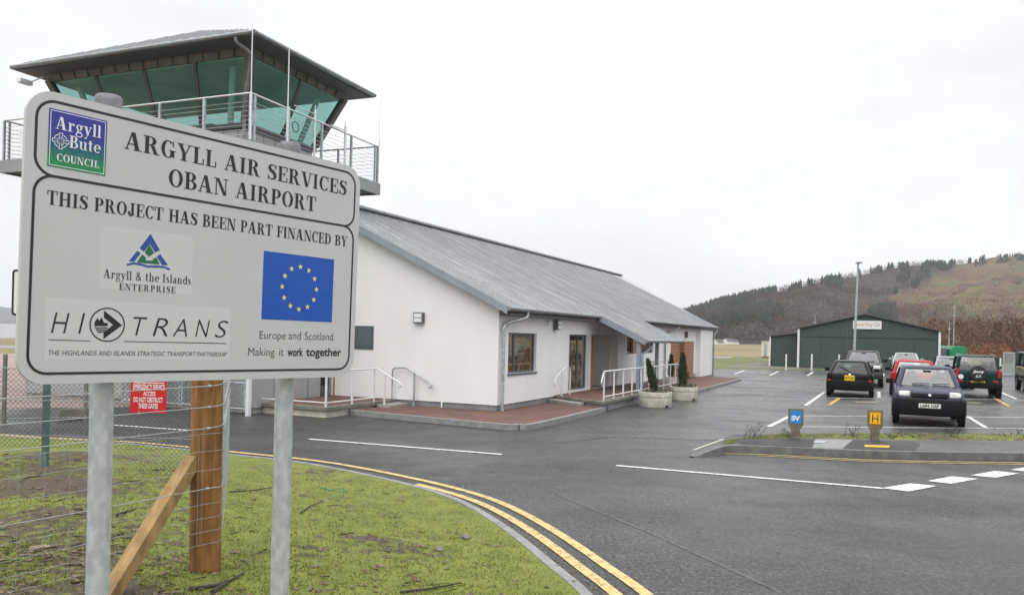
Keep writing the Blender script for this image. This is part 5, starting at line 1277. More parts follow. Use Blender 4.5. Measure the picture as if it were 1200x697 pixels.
t = TB(); s0 = ins(gi0-.04); t.hexa([(*p,zg0-.14) for p in s0], [(*p,zg0) for p in ins(gi0-.05)]); t.build('window_sill', 'tower_metal', tw)
t = TB(); t.hexa([(*p,zg0+.001) for p in ins(gi0+.06)], [(*p,zg0+.02) for p in ins(gi0+.06)]); t.build('cab_floor', 'interior', tw)
sides = [(0,1,4,'v'),(1,2,4,''),(2,3,3,''),(3,0,4,'')]
def lerp2(a, b, f_): return (a[0]+(b[0]-a[0])*f_, a[1]+(b[1]-a[1])*f_)
for (i, j, n, _) in ((0,1,2,0),(1,2,4,0),(2,3,2,0),(3,0,4,0)):
    A0, A1, B0_, B1_ = b_[i], b_[j], t_[i], t_[j]
    for k in range(n):
        p0, p1, q0_, q1_ = lerp2(A0,A1,k/n), lerp2(A0,A1,(k+1)/n), lerp2(B0_,B1_,k/n), lerp2(B0_,B1_,(k+1)/n)
        t = TB(); t.quad((*p0,zg0),(*p1,zg0),(*q1_,zg1),(*q0_,zg1)); t.build('window_pane', 'green_glass', tw)
    for k in range(1, n):
        p, q = lerp2(A0,A1,k/n), lerp2(B0_,B1_,k/n); t = TB(); w = .055; du = (w,0) if i in (0,2) else (0,w)
        dn = {0:(0,-.04),1:(.04,0),2:(0,.04),3:(-.04,0)}[i]
        t.hexa([(p[0]-du[0],p[1]-du[1],zg0),(p[0]+du[0],p[1]+du[1],zg0),(p[0]+du[0]+dn[0],p[1]+du[1]+dn[1],zg0),(p[0]-du[0]+dn[0],p[1]-du[1]+dn[1],zg0)],
               [(q[0]-du[0],q[1]-du[1],zg1),(q[0]+du[0],q[1]+du[1],zg1),(q[0]+du[0]+dn[0],q[1]+du[1]+dn[1],zg1),(q[0]-du[0]+dn[0],q[1]-du[1]+dn[1],zg1)]); t.build('mullion', 'tower_metal', tw)
for i in range(4):
    p, q = b_[i], t_[i]; w = .10; t = TB()
    t.hexa([(p[0]-w,p[1]-w,zg0),(p[0]+w,p[1]-w,zg0),(p[0]+w,p[1]+w,zg0),(p[0]-w,p[1]+w,zg0)], [(q[0]-w,q[1]-w,zg1),(q[0]+w,q[1]-w,zg1),(q[0]+w,q[1]+w,zg1),(q[0]-w,q[1]+w,zg1)]); t.build('corner_mullion', 'fascia', tw)
    pi_, qi = ins(gi0+.35)[i], ins(gi1+.55)[i]; pi_, qi = ((pi_[0], pi_[1]+.5), (qi[0], qi[1]+.5)) if i == 0 else (pi_, qi); t = TB(); t.tube([(*pi_,zg0),(*qi,zg1)], .085, 10); t.build('inner_column', 'column', tw)
t = TB(); cb_ = ins(gi0+.25); t.box(cb_[0][0],cb_[0][0]+.7,cb_[0][1]+1.2,cb_[3][1]-1.2,zg0+.02,zg0+.16); t.build('desk', 'interior', tw)
t = TB(); t.hexa([(*p,zg1-.03) for p in ins(gi1+.06)], [(*p,zg1-.001) for p in ins(gi1+.06)]); t.build('cab_ceiling', 'ceiling', tw)
t = TB(); fo_ = ins(.62); fi_ = ins(.72)
t.hexa([(*p,zg1+.001) for p in ins(.66)], [(*p,9.605) for p in ins(.60)])
for (i, j, n) in ((0,1,9),(3,0,14)):
    a, b = ins(.66), ins(.60)
    for k in range(1, n):
        p, q = lerp2(a[i],a[j],k/n), lerp2(b[i],b[j],k/n); d0, d1 = ((-.014,-.03),(.014,.01)) if i == 0 else ((-.03,-.014),(.01,.014))
        t.hexa([(p[0]+x,p[1]+y,zg1-.004) for x, y in ((d0[0],d0[1]),(d1[0],d0[1]),(d1[0],d1[1]),(d0[0],d1[1]))], [(q[0]+x,q[1]+y,9.604) for x, y in ((d0[0],d0[1]),(d1[0],d0[1]),(d1[0],d1[1]),(d0[0],d1[1]))])
t.build('cornice', 'fascia', tw)
t = TB(); t.hexa([(*p,9.606) for p in ins(.04)], [(*p,9.638) for p in ins(.04)]); t.build('eave_soffit', 'soffit', tw)
t = TB(); rr_ = ins(0); RU = (u0+u1)/2; zr0 = 9.765; vR = min((1+.05*k for k in range(70)), key=lambda q: abs(proj(tloc(RU, v0+q, 10.5))[0]-232)); zr1 = D(232, 36.5, tloc(RU, v0+vR).y).z
top_ = [(*p,zr0) for p in rr_]; rg = [(RU,v0+vR,zr1),(RU,v1-vR,zr1)]
t.add(top_+rg, [(0,1,4),(1,2,5,4),(2,3,5),(3,0,4,5)]); 
n_s = 22
for k in range(1, n_s):
    v = v0+(v1-v0)*k/n_s; f_ = min(1, min(v-v0, v1-v)/vR); e_ = (RU-u0)*f_
    for s in (-1, 1): t.hexa([(RU+s*(RU-u0),v-.01,zr0),(RU+s*(RU-u0),v+.01,zr0),(RU+s*(RU-u0)*(1-f_),v+.01,zr0+(zr1-zr0)*f_),(RU+s*(RU-u0)*(1-f_),v-.01,zr0+(zr1-zr0)*f_)], [(RU+s*(RU-u0),v-.01,zr0+.03),(RU+s*(RU-u0),v+.01,zr0+.03),(RU+s*(RU-u0)*(1-f_),v+.01,zr0+.03+(zr1-zr0)*f_),(RU+s*(RU-u0)*(1-f_),v-.01,zr0+.03+(zr1-zr0)*f_)])
t.hexa([(*p,9.64) for p in ins(.02)], [(*p,9.76) for p in ins(.0)]); t.build('roof', 'zinc', tw)
t = TB()
for i in range(4): a, b = ins(-.05)[i], ins(-.05)[(i+1)%4]; t.tube([(*a,9.69),(*b,9.69)], .062, 8)
t.build('gutter', 'gutter', tw, smooth=True)
t = TB(); t.tube(catmull([Vector(p) for p in ((u0-.02,v0+.55,9.62),(u0+.02,v0+.54,9.50),(u0+.28,v0+.42,9.36),(u0+.50,v0+.50,9.22),(u0+.85,v0+.95,8.3),(u0+1.1,v0+1.18,7.75),(u0+1.12,v0+1.2,6.75))], 4), .05, 8); t.build('downpipe', 'gutter', tw, smooth=True)
for (u, v, z0, z1, r) in ((ru0-.03,rv0-.03,6.75,9.68,.017),(hitV(338,150,rv0)[0] if False else -1.62,rv0-.04,6.75,9.62,.02),(ru1+.03,rv0-.03,7.2,9.66,.011),(ru0-.04,rv0+6.9,6.8,8.6,.012)):
    t = TB(); t.tube([(u,v,z0),(u,v,z0+(z1-z0)*.45)], r*1.5, 8); t.tube([(u,v,z0+(z1-z0)*.45),(u,v,z1)], r*.8, 8); t.build('aerial', 'logo_white', tw)
for (u, z1, ar) in ((-.35,8.35,-1.0),(1.18,8.25,-.8)):
    t = TB(); t.tube([(u,rv0,6.8),(u,rv0,z1)], .035, 8); t.tube([(u,rv0,z1-.14),(u+ar,rv0-.05,z1-.16)], .016, 6); t.tube([(u,rv0,z1-.25),(u,rv0,z1+.12)], .02, 6); t.build('aerial_bracket', 'steel', tw)
t = TB(); lp_ = [Vector((-1.30+.14*math.cos(a), rv0-.06, 7.62+.14*math.sin(a))) for a in [2*PI*k/14 for k in range(15)]]; t.tube(lp_, .012, 5); t.build('cable_loop', 'black', tw)
t = TB(); t.tube([(u0+.5,v1-.6,9.5),(u0+.3,v1-.3,9.32)], .02, 6); t.box(u0-.1,u0+.30,v1-.42,v1-.25,9.2,9.33); t.build('security_camera', 'logo_white', tw, bevel=.01)

# ================================================================== VEHICLES (local x forward, y left)
def sect(x, w, zb, zt, shoulder=.06):
    h = zt-zb
    half = [(0,zb),(.80*w,zb),(.95*w,zb+.05*h),(.995*w,zb+.25*h),(w,zb+.55*h),(.985*w,zt-shoulder*1.3),(.94*w,zt-shoulder*.35),(.84*w,zt),(.45*w,zt+.012),(0,zt+.016)]
    return [(x,y,z) for y, z in half]+[(x,-y,z) for y, z in half[-2:0:-1]]
def loft(mb, st, cap=True):
    R_ = [sect(*s) for s in st]; n = len(R_[0]); vs = [p for r in R_ for p in r]
    fs = [(k*n+i, k*n+(i+1)%n, (k+1)*n+(i+1)%n, (k+1)*n+i) for k in range(len(R_)-1) for i in range(n)]
    if cap: fs += [tuple(range(n))[::-1], tuple(range((len(R_)-1)*n, len(R_)*n))]
    return mb.add(vs, fs)
def rring(x0, x1, w0, w1, z, r=.10, n=4):      # rounded plan outline, x0 rear .. x1 front; w0 rear half width
    out = []
    for cx, cy, s in ((x1-r, w1-r, 0), (x0+r, w0-r, 1), (x0+r, -w0+r, 2), (x1-r, -w1+r, 3)):
        for k in range(n+1): t = PI/2*(s+k/n); out.append((cx+r*math.cos(t), cy+r*math.sin(t), z))
    return out
def pane4(mb, bl_, br_, tr_, tl_, ins_=.08, inb=.1, off=.008, rnd=.16):
    P = [Vector(p) for p in (bl_, br_, tr_, tl_)]; nrm = (P[1]-P[0]).cross(P[3]-P[0]).normalized()
    def at(u, v): return P[0].lerp(P[1], u).lerp(P[3].lerp(P[2], u), v)+nrm*off
    a, b = ins_, 1-ins_; c, d = inb, 1-inb; e = rnd*(b-a)*.5; g = rnd*(d-c)
    pts = []
    for cx, cy, sx, sy, s in ((b-e,d-g,1,1,0),(a+e,d-g,-1,1,1),(a+e,c+g,-1,-1,2),(b-e,c+g,1,-1,3)):
        for k in range(4): t = PI/2*(s+k/3); pts.append(at(cx+e*math.cos(t), cy+g*math.sin(t)))
    mb.poly(pts)
def wheel(car, x, y, r, w=.17):
    s = 1 if y > 0 else -1; mb = MB()
    mb.lathe([(r*.62,-w/2),(r*.93,-w/2),(r,-w/2+.025),(r,w/2-.025),(r*.93,w/2),(r*.62,w/2),(r*.60,w/2-.03)], (x,y,r), (0,s,0), 22); wh = mb.build('wheel', 'tyre', car, smooth=True)
    mb = MB(); mb.lathe([(0,w/2-.02),(r*.18,w/2-.012),(r*.5,w/2-.03),(r*.62,w/2-.008)], (x,y,r), (0,s,0), 18)
    for k in range(5):
        a = 2*PI*k/5; c = Vector((x+r*.36*math.cos(a), y+s*(w/2-.012), r+r*.36*math.sin(a)))
    mb.build('rim', 'rim', wh, smooth=True)
def plate(car, x, z, txt, m, sgn, w=.50, h=.11, y0=0):
    mb = MB(); mb.box(x-.006, x+.006, y0-w/2, y0+w/2, z-h/2, z+h/2); p = mb.build('number_plate', m, car, bevel=.004)
    if txt: mb = MB(); fit_text2(mb, txt, lambda a, b, c: Vector((x+sgn*.0085, y0+sgn*a, z+b)), -w*.44, w*.44, -.036, .036, bold=.03); mb.build('lettering', 'black', p)
def make_car(name, label, cat, pos, heading, sp):
    car = thing(name, label, cat, (pos.x, pos.y, .004), heading)
    L_, W_, Hh = sp['L'], sp['W']/2, sp['H']; xf, xr = L_/2, -L_/2; hz, bz = sp['hood'], sp['belt']; gc = sp.get('gc', .19); kind = sp.get('kind', 'hatch')
    f0, f1 = sp['ws']                      # windscreen foot and head x
    r0, r1 = sp['rw']                      # rear window foot and head x
    deck = sp.get('deck', bz)              # height of the boot or load bed
    st = [(xf-.015, W_*.80, gc+.14, hz*.62), (xf-.05, W_*.90, gc+.05, hz*.78), (xf-.17, W_*.965, gc+.01, hz*.915), (xf-.55, W_*.99, gc, hz*.985), (f0-.02, W_, gc, hz+.01), (f0-.25, W_, gc, bz), (0, W_, gc, bz), (r0+.25, W_, gc, bz), (r0, W_*.995, gc, deck), (xr+.25, W_*.975, gc+.02, deck), (xr+.08, W_*.93, gc+.05, deck*.975), (xr+.015, W_*.88, gc+.14, deck*.93)]
    mb = MB(); loft(mb, st); mb.build('body', sp['paint'], car, smooth='all', sub=1)
    # greenhouse: frustum with rounded corners, roof crowned
    gw0, gw1 = W_*.935, W_*sp.get('tumble', .74); zr = Hh
    mb = MB(); A = rring(r0, f0, gw0, gw0, bz-.05, .12); B = rring(r1-.04, f1+.04, gw1*1.03, gw1*1.03, zr-.07, .13); C = rring(r1+.03, f1-.03, gw1*.94, gw1*.94, zr-.018, .13); D_ = rring(r1+.25, f1-.25, gw1*.62, gw1*.62, zr, .12)
    n = len(A); vs = A+B+C+D_; fs = [(k*n+i, k*n+(i+1)%n, (k+1)*n+(i+1)%n, (k+1)*n+i) for k in range(3) for i in range(n) if not (k == 0 and i % 5 == 4)]+[tuple(range(3*n,4*n))]
    mb.add(vs, fs); mb.build('roof', sp.get('roofpaint', sp['paint']), car, smooth=True)
    zA, zB = bz-.05, zr-.07; wA, wB = gw0, gw1*1.03; fA, fB, rA, rB = f0, f1+.04, r0, r1-.04
    gl_ = sp.get('glass', 'car_clear')
    q = MB(); q.quad(A[19], A[0], B[0], B[19]); ws = q.build('windscreen', gl_, car)
    q = MB(); e_w = .03; q.tube([A[19], A[0], B[0], B[19], A[19]], .014, 5); q.build('window_seal', 'trim', ws)
    if sp.get('face') == 'front':
        q = MB(); up = Vector((fB-fA,0,zB-zA)).normalized(); o_ = Vector((fA,0,zA))+up*.09+Vector((.016,0,.01))
        for y in (.10, -.38 if sp['W'] > 1.5 else -.3): q.tube([o_+Vector((0,y,0)), o_+Vector((.0,y+.42,.02))], .011, 5)
        q.build('wiper', 'trim', car)
        q = MB(); o2 = Vector((fA,0,zA)).lerp(Vector((fB,0,zB)), .86); q.box(o2.x-.02,o2.x+.015,-.10,.10,o2.z-.03,o2.z+.03); q.build('mirror', 'trim', ws)
    q = MB(); q.quad(A[9], A[10], B[10], B[9]); rw_ = q.build('rear_window', sp.get('rglass', gl_), car)
    q = MB(); q.tube([A[9], A[10], B[10], B[9], A[9]], .016, 5); q.build('window_seal', 'trim', rw_)
    for s, (i_a, i_b) in ((1, (4, 5)), (-1, (14, 15))):
        a0_, a1_, b0_, b1_ = [Vector(p) for p in (A[i_a], A[i_b], B[i_a], B[i_b])]
        for c0, c1 in ((0, .5), (.5, 1)):
            q = MB(); q.quad(a0_.lerp(a1_, c0), a0_.lerp(a1_, c1), b0_.lerp(b1_, c1), b0_.lerp(b1_, c0)); q.build('side_window', gl_, car)
        q = MB(); q.tube([a0_.lerp(a1_, .5), b0_.lerp(b1_, .5)], .04, 6); q.build('door_pillar', 'trim', car)
        q = MB(); q.box(xr+.5, xf-.5, s*(W_+.001)-.012, s*(W_+.001)+.012, gc+.18, gc+.30); q.build('side_strip', 'trim', car, bevel=.006)
        mx = f0-.28; q = MB(); c = Vector((mx, s*(W_+.10), bz+.06)); q.box(c.x-.05,c.x+.06,c.y-.09,c.y+.09,c.z-.065,c.z+.065); q.box(c.x-.02,c.x+.02,min(c.y,s*(W_-.08)),max(c.y,s*(W_-.08)),c.z-.06,c.z-.03); q.build('wing_mirror', sp.get('mirror', 'trim'), car, bevel=.025)
    q = MB(); q.box(r0+.12, f0-.22, -gw0+.07, gw0-.07, bz+.018, bz+.03); q.box(f0-.42, f0-.24, -gw0+.09, gw0-.09, bz+.03, bz+.075)
    for s in (1, -1):
        for (sx_, hh_) in ((min(-.1, f1-.45), .30), (r0+.42, .20)):
            q.hexa([(sx_-.06, s*.36-.23, bz), (sx_+.06, s*.36-.23, bz), (sx_+.06, s*.36+.23, bz), (sx_-.06, s*.36+.23, bz)], [(sx_-.11, s*.36-.19, bz+hh_*.62), (sx_-.02, s*.36-.19, bz+hh_*.62), (sx_-.02, s*.36+.19, bz+hh_*.62), (sx_-.11, s*.36+.19, bz+hh_*.62)])
            q.box(sx_-.12, sx_-.04, s*.36-.11, s*.36+.11, bz+hh_*.66, bz+hh_)
    if Hh-bz > .3: q.build('seats', 'seat', car, bevel=.02)
    wr = sp.get('wr', .285); tw_ = sp.get('tw', .165)
    for x in (xf-sp.get('fo', .68), xr+sp.get('ro', .62)):
        for s in (1, -1):
            wheel(car, x, s*(W_-tw_/2+.012), wr, tw_)
            q = MB(); q.lathe([(wr*1.16,0),(wr*1.10,.012),(wr*.95,.012)], (x, s*(W_-.002), wr), (0,s,0), 22); q.build('wheel_arch', 'trim', car)
    # bumpers
    bh0, bh1 = gc+.02, gc+.02+sp.get('bump', .30)
    def bumper(xe, sg):
        q = MB(); pl_ = []
        for (dx, w) in ((-.34, W_+.012), (-.12, W_+.008), (-.01, W_*.93), (.035, W_*.75), (.05, 0)): pl_.append((xe+sg*dx, w))
        pts = pl_+[(x, -w) for x, w in pl_[-2::-1]]; vs = [(x, y, z) for z in (bh0, bh0+.05, bh1-.05, bh1) for x, y in ([(x-sg*.03, y*.98) for x, y in pts] if z in (bh0, bh1) else pts)]
        m_ = len(pts); fs = [(k*m_+i, k*m_+i+1, (k+1)*m_+i+1, (k+1)*m_+i) for k in range(3) for i in range(m_-1)]+[tuple(range(m_)), tuple(range(3*m_, 4*m_))]
        q.add(vs, fs); q.build('bumper', sp.get('bumpm', 'trim'), car, smooth=True)
    bumper(xf, 1); bumper(xr, -1)
    if sp.get('face') == 'front':
        lz, lh, lw, ly = sp.get('lz', hz*.83), sp.get('lh', .14), sp.get('lw', .26), W_*.70
        for s in (1, -1):
            yi, yo = s*(ly-lw/2), s*(ly+lw/2); zb2, zt2 = lz-lh/2, lz+lh/2
            q = MB(); q.hexa([(xf-.25,yi,zb2),(xf-.015,yi,zb2),(xf-.085,yo,zb2+.01),(xf-.25,yo,zb2+.01)], [(xf-.28,yi,zt2-.005),(xf-.05,yi,zt2-.005),(xf-.125,yo,zt2-.02),(xf-.28,yo,zt2-.02)])
            q.build('headlight', 'lamp_glass', car, bevel=.04)
        q = MB(); gy = ly-lw/2-.03; q.hexa([(xf-.12,-gy,lz-lh*.42),(xf+.0,-gy,lz-lh*.42),(xf+.0,gy,lz-lh*.42),(xf-.12,gy,lz-lh*.42)], [(xf-.14,-gy,lz+lh*.15),(xf-.035,-gy,lz+lh*.15),(xf-.035,gy,lz+lh*.15),(xf-.14,gy,lz+lh*.15)]); gr_ = q.build('grille', 'trim', car, bevel=.012)
        q = MB(); q.lathe([(0,.010),(.026,.007),(.034,0)], (xf+.0, 0, lz-.02), (1,0,.3), 14); q.build('badge', 'chrome', gr_)
        if sp.get('plate'): plate(car, xf+.058, bh0+(bh1-bh0)*.62, sp['plate'], 'plate_w', 1)
    else:
        tz, th = sp.get('tz', deck*.80), sp.get('th', .26)
        for s in (1, -1):
            q = MB(); y = s*W_*.86; q.box(xr+.0, xr+.14, y-.055, y+.055, tz-th/2, tz+th/2); q.build('tail_light', 'tail', car, bevel=.02)
        if sp.get('plate'): plate(car, xr-.058 if not sp.get('plz') else xr-.03, sp.get('plz', bh0+(bh1-bh0)*.66), sp['plate'], 'plate_y', -1, sp.get('plw', .30), sp.get('plh', .17))
        if kind != 'jeep':
            q = MB(); o_ = Vector((rA,0,zA)).lerp(Vector((rB,0,zB)), .2)+Vector((-.02,0,0)); e_ = Vector((rA,.38,zA)).lerp(Vector((rB,.38,zB)), .62)+Vector((-.02,0,0)); q.tube([o_, e_], .014, 5); q.build('wiper', 'trim', car)
            q = MB(); q.lathe([(0,.02),(.035,.012),(.045,0)], (xr+.03, 0, deck*.92), (-1,0,.15), 14); q.build('badge', 'chrome', car)
    return car
HD = UA            # parked along the bays
FACE = UA+PI
def behind(p, half): return p+UD*half
micra = G(1088.5, 499.5); c_ = behind(micra, 1.75)
make_car('hatchback_car', 'dark navy small hatchback facing the road with large headlamps and black bumper', 'car', c_, FACE,
         dict(L=3.7, W=1.66, H=1.485, hood=.95, belt=1.02, ws=(.78,.06), rw=(-1.75,-1.42), paint='p_navy', face='front', plate='L684 NSP', bump=.42, gc=.25, lz=.815, lh=.155, lw=.27, wr=.29, tumble=.76))
c_ = behind(G(995, 465.5), 1.75)
make_car('hatchback_car', 'small black hatchback seen from behind with a yellow number plate', 'car', c_, HD,
         dict(L=3.4, W=1.66, H=1.40, hood=.85, belt=.93, ws=(.75,.15), rw=(-1.64,-1.18), paint='p_black', face='rear', glass='car_dark', plate='SL53 JXF', bump=.40, gc=.24, tz=.62, th=.10, wr=.27, tumble=.70, rwi=.07, plz=.74, plw=.36, plh=.20))
c_ = behind(G(1010, 452.5), 2.3)
make_car('pickup_truck', 'grey-brown high pickup facing the camera behind the black hatchback', 'pickup', c_, FACE,
         dict(L=4.9, W=1.84, H=1.70, hood=1.10, belt=1.16, ws=(.75,.05), rw=(-1.0,-.75), deck=1.12, paint='p_brown', face='front', bump=.34, gc=.34, lz=.93, lh=.18, lw=.32, wr=.37, tw=.24, tumble=.76, bumpm='p_brown'))
c_ = behind(G(1062, 439), 2.1)
make_car('saloon_car', 'pale silver saloon facing the camera in the back row by the hangar', 'car', c_, FACE,
         dict(L=4.4, W=1.8, H=1.46, hood=.92, belt=.98, ws=(.85,.10), rw=(-1.6,-.95), deck=.98, paint='p_silver', face='front', bump=.30, lz=.72, lh=.15, lw=.34, wr=.31, mirror='p_silver', bumpm='p_silver'))
c_ = behind(G(1071, 464.5), 1.9)
make_car('hatchback_car', 'bright red hatchback seen from behind, mostly hidden by the navy car', 'car', c_, HD,
         dict(L=3.7, W=1.72, H=1.43, hood=.90, belt=.96, ws=(.75,.1), rw=(-1.75,-1.40), paint='p_red', face='rear', plate='P417 KSB', bump=.30, tz=.80, th=.30, wr=.285, tumble=.76, plw=.5, plh=.11))
c_ = behind(G(1118, 455), 2.0)
make_car('estate_car', 'silver-grey car facing the camera between the navy car and the dark green off-roader', 'car', c_, FACE,
         dict(L=4.2, W=1.74, H=1.50, hood=.94, belt=1.0, ws=(.80,.10), rw=(-1.7,-1.4), paint='p_grey', face='front', bump=.32, lz=.76, lh=.15, lw=.30, wr=.30, bumpm='p_grey'))
jp = behind(G(1145.5, 466), 1.75)
jeep = make_car('off_road_car', 'dark green short off-roader seen from behind with a spare wheel on its rear door', 'car', jp, HD,
         dict(L=3.5, W=1.72, H=1.70, hood=1.05, belt=1.12, ws=(.65,.25), rw=(-1.66,-1.50), paint='p_green', face='rear', kind='jeep', bump=.26, gc=.36, tz=.98, th=.34, wr=.345, tw=.2, tumble=.80, rwi=.07, plate='SY52 FKB', plz=.62, plw=.5, plh=.11))
xr_ = -1.75; mb = MB(); mb.lathe([(0,.20),(.24,.20),(.30,.17),(.32,.10),(.31,.0)], (xr_+.02, 0, .97), (-1,0,0), 28); sw_ = mb.build('spare_wheel', 'tyre', jeep, smooth=True)
mb = MB(); fit_text2(mb, 'Jimny', lambda a, b, c: Vector((xr_-.184, -a, .97+b)), -.20, .20, .04, .13, bold=.04, shear=.15); fit_text2(mb, 'JLX', lambda a, b, c: Vector((xr_-.184, -a, .97+b)), -.10, .10, -.14, -.05, bold=.02); mb.build('lettering', 'logo_white', sw_)
for s in (1, -1):
    mb = MB(); mb.box(xr_-.0, xr_+.05, s*.62-.09, s*.62+.09, .60, .70); mb.build('fog_light', 'tail', jeep, bevel=.01)
    mb = MB(); mb.box(-1.3, .4, s*.60-.02, s*.60+.02, 1.705, 1.735); mb.build('roof_rail', 'galv', jeep, bevel=.01)
mb = MB(); mb.lathe([(0,.012),(.09,.01),(.10,0)], (xr_+.005, .60, .82), (-1,0,0), 16); mb.build('round_badge', 'logo_white', jeep)
c_ = behind(G(1229, 461.3), 1.8)
k4 = make_car('off_road_car', 'khaki military-looking off-roader cut off by the right edge of the picture', 'car', c_, FACE,
         dict(L=3.7, W=1.74, H=1.86, hood=1.12, belt=1.18, ws=(.35,.15), rw=(-1.75,-1.65), paint='p_khaki', roofpaint='p_green', face='front', bump=.16, gc=.42, lz=.92, lh=.2, lw=.22, wr=.37, tw=.2, tumble=.86))
# trailer under a green tarpaulin beside the hangar
td = 71.0; tp = D(1114, 428, td); tp.z = 0
tl = thing('covered_trailer', 'trailer covered by a bright green tarpaulin beside the hangar', 'trailer', tp)
mb = MB(); w = 19/F*td; mb.prism([(-w/2-.1,-1.2,.55),(w/2+.1,-1.2,.55),(w/2+.05,-1.2,1.75),(w/2-.25,-1.2,1.98),(-w/2+.3,-1.2,2.0),(-w/2,-1.2,1.72)], (0,2.4,0)); mb.build('tarpaulin', 'tarp', tl, bevel=.06, smooth=True)
mb = MB(); mb.box(-w/2,w/2,-1.1,1.1,.40,.56); mb.build('chassis', 'trim', tl)
for x in (-w/2, w/2):
    for y in (-.6, .6): mb = MB(); mb.lathe([(.1,-.09),(.3,-.09),(.31,0),(.3,.09),(.1,.09)], (x, y, .31), (1,0,0), 16); mb.build('wheel', 'tyre', tl, smooth=True)
mb = MB(); mb.box(-w/2-.65,-w/2-.12,-.9,.9,.2,1.8); mb.build('box_front', 'soffit', tl, bevel=.03)

# ================================================================== HANGAR
hL = G(936, 430.6); hR = G(1099, 436.2); hd = (hR-hL); HW = hd.length; hang_a = math.atan2(hd.y, hd.x)
hg = thing('hangar', 'dark green steel hangar with a low gabled front and white name board', 'hangar', hL, hang_a)
def hz_at(px, py): return D(px, py, hL.y).z
e1 = hz_at(936, 385); e2 = D(1099, 388.5, hR.y).z; ap = D(1015, 369.5, (hL.y+hR.y)/2).z; xa = HW*.485
dep = 16
mb = MB(); mb.prism([(0,0,0),(HW,0,0),(HW,0,e2),(xa,0,ap),(0,0,e1)], (0,dep,0)); mb.build('wall', 'hangar', hg)
mb = MB()
for (x0, z0, x1, z1) in ((-.25,e1-.03,xa,ap+.05),(xa,ap+.05,HW+.25,e2-.03)): mb.prism([(x0,-.25,z0),(x1,-.25,z1),(x1,-.25,z1+.10),(x0,-.25,z0+.10)], (0,dep+.4,0))
mb.build('roof', 'slate', hg)
mb = MB(); zb_ = hz_at(936, 393); mb.box(.2,HW-.2,-.05,-.005,zb_-.05,zb_+.04); 
for k in range(1,6): mb.box(HW*k/6-.02,HW*k/6+.02,-.035,-.004,.05,zb_-.05)
mb.build('sliding_door', 'hangar', hg)
for x, e in ((-.06,e1),(HW+.06,e2)): mb = MB(); mb.box(x-.08,x+.08,-.16,.02,0,e); mb.build('downpipe', 'rail_white', hg)
# white name board
sL, sR = 1000, 1032; 
def hx_at(px): 
    d = ray(px, 400); n = Vector((-hd.y, hd.x, 0)).normalized(); t = (hL-CAM).dot(n)/d.dot(n); return (CAM+d*t-hL).dot(hd.normalized())
x0, x1, z0, z1 = hx_at(999), hx_at(1032.5), hz_at(1015,386)-.0, hz_at(1015,376.5)
mb = MB(); mb.box(x0,x1,-.12,-.03,z0,z1); sb_ = mb.build('name_board', 'sign_white', hg, bevel=.01)
mb = MB(); vs_s, fs_s = serif_text('FL', .05); fit_text2(mb, 'Connel Flying Club', lambda a, b, c: Vector((a, -.1225, b)), x0+.1, x1-.12, z0+.22, z0+.50, shear=.3); mb.build('lettering', 'brickred', sb_)
# lean-to on the left
xl = hx_at(901.5); z_l, z_r = hz_at(901, 395.5)*1.04, hz_at(935, 391.5)*1.04
mb = MB(); mb.prism([(xl,1.8,0),(-.02,1.8,0),(-.02,1.8,z_r),(xl,1.8,z_l)], (0,9,0)); mb.build('lean_to', 'hangar', hg)
mb = MB(); mb.prism([(xl-.1,1.6,z_l),(-.01,1.6,z_r),(-.01,1.6,z_r+.08),(xl-.1,1.6,z_l+.08)], (0,9.4,0)); mb.build('lean_to_roof', 'slate', hg)
mb = MB(); mb.box(xl-.12,xl,1.66,1.78,0,z_l); mb.build('downpipe', 'rail_white', hg)
cbq = D(893.5, 418.6, 98); cbq.z = 0
cb = thing('portable_cabin', 'small cream cabin beside the left end of the hangar', 'cabin', cbq, hang_a)
mb = MB(); mb.box(-.15,2.2,0,2.4,.15,2.0); mb.build('wall', 'cream', cb); mb = MB(); mb.box(-.22,2.27,-.07,2.47,2.0,2.08); mb.build('roof', 'tower_panel', cb)
mb = MB(); mb.box(.15,.5,-.02,-.003,.2,1.75); mb.build('door', 'tower_panel', cb)
mb = MB(); mb.box(-.1,2.1,.1,2.3,0,.15); mb.build('base', 'brickred', cb)
# fence of pale posts before the hangar
ff_ = thing('post_fence', 'fence of pale posts and thin wire along the far edge of the car park', 'fence', G(951, 433))
for px, h_ in ((838,.9),(864,1.0),(889,1.0),(921,1.15),(951,1.2),(983,1.2),(1046,1.2),(1083,1.2),(1160,1.2),(1172,1.15),(1230,1.2)):
    q = G(px, 432.2+(px-830)*.0135); mb = MB(); r = .045 if px > 900 else .025; mb.box(q.x-r,q.x+r,q.y-r,q.y+r,-.02,h_); mb.build('post', 'sign_white' if px > 900 else 'galv', ff_, True, bevel=.008)
for z in (1.0,.55,.12):
    mb = MB(); wire(mb, [G(px, 432.2+(px-830)*.0135)+Vector((0,0,z)) for px in (838,951,1083,1230)], .006, 4); mb.build('line_wire', 'mesh_wire', ff_, True)
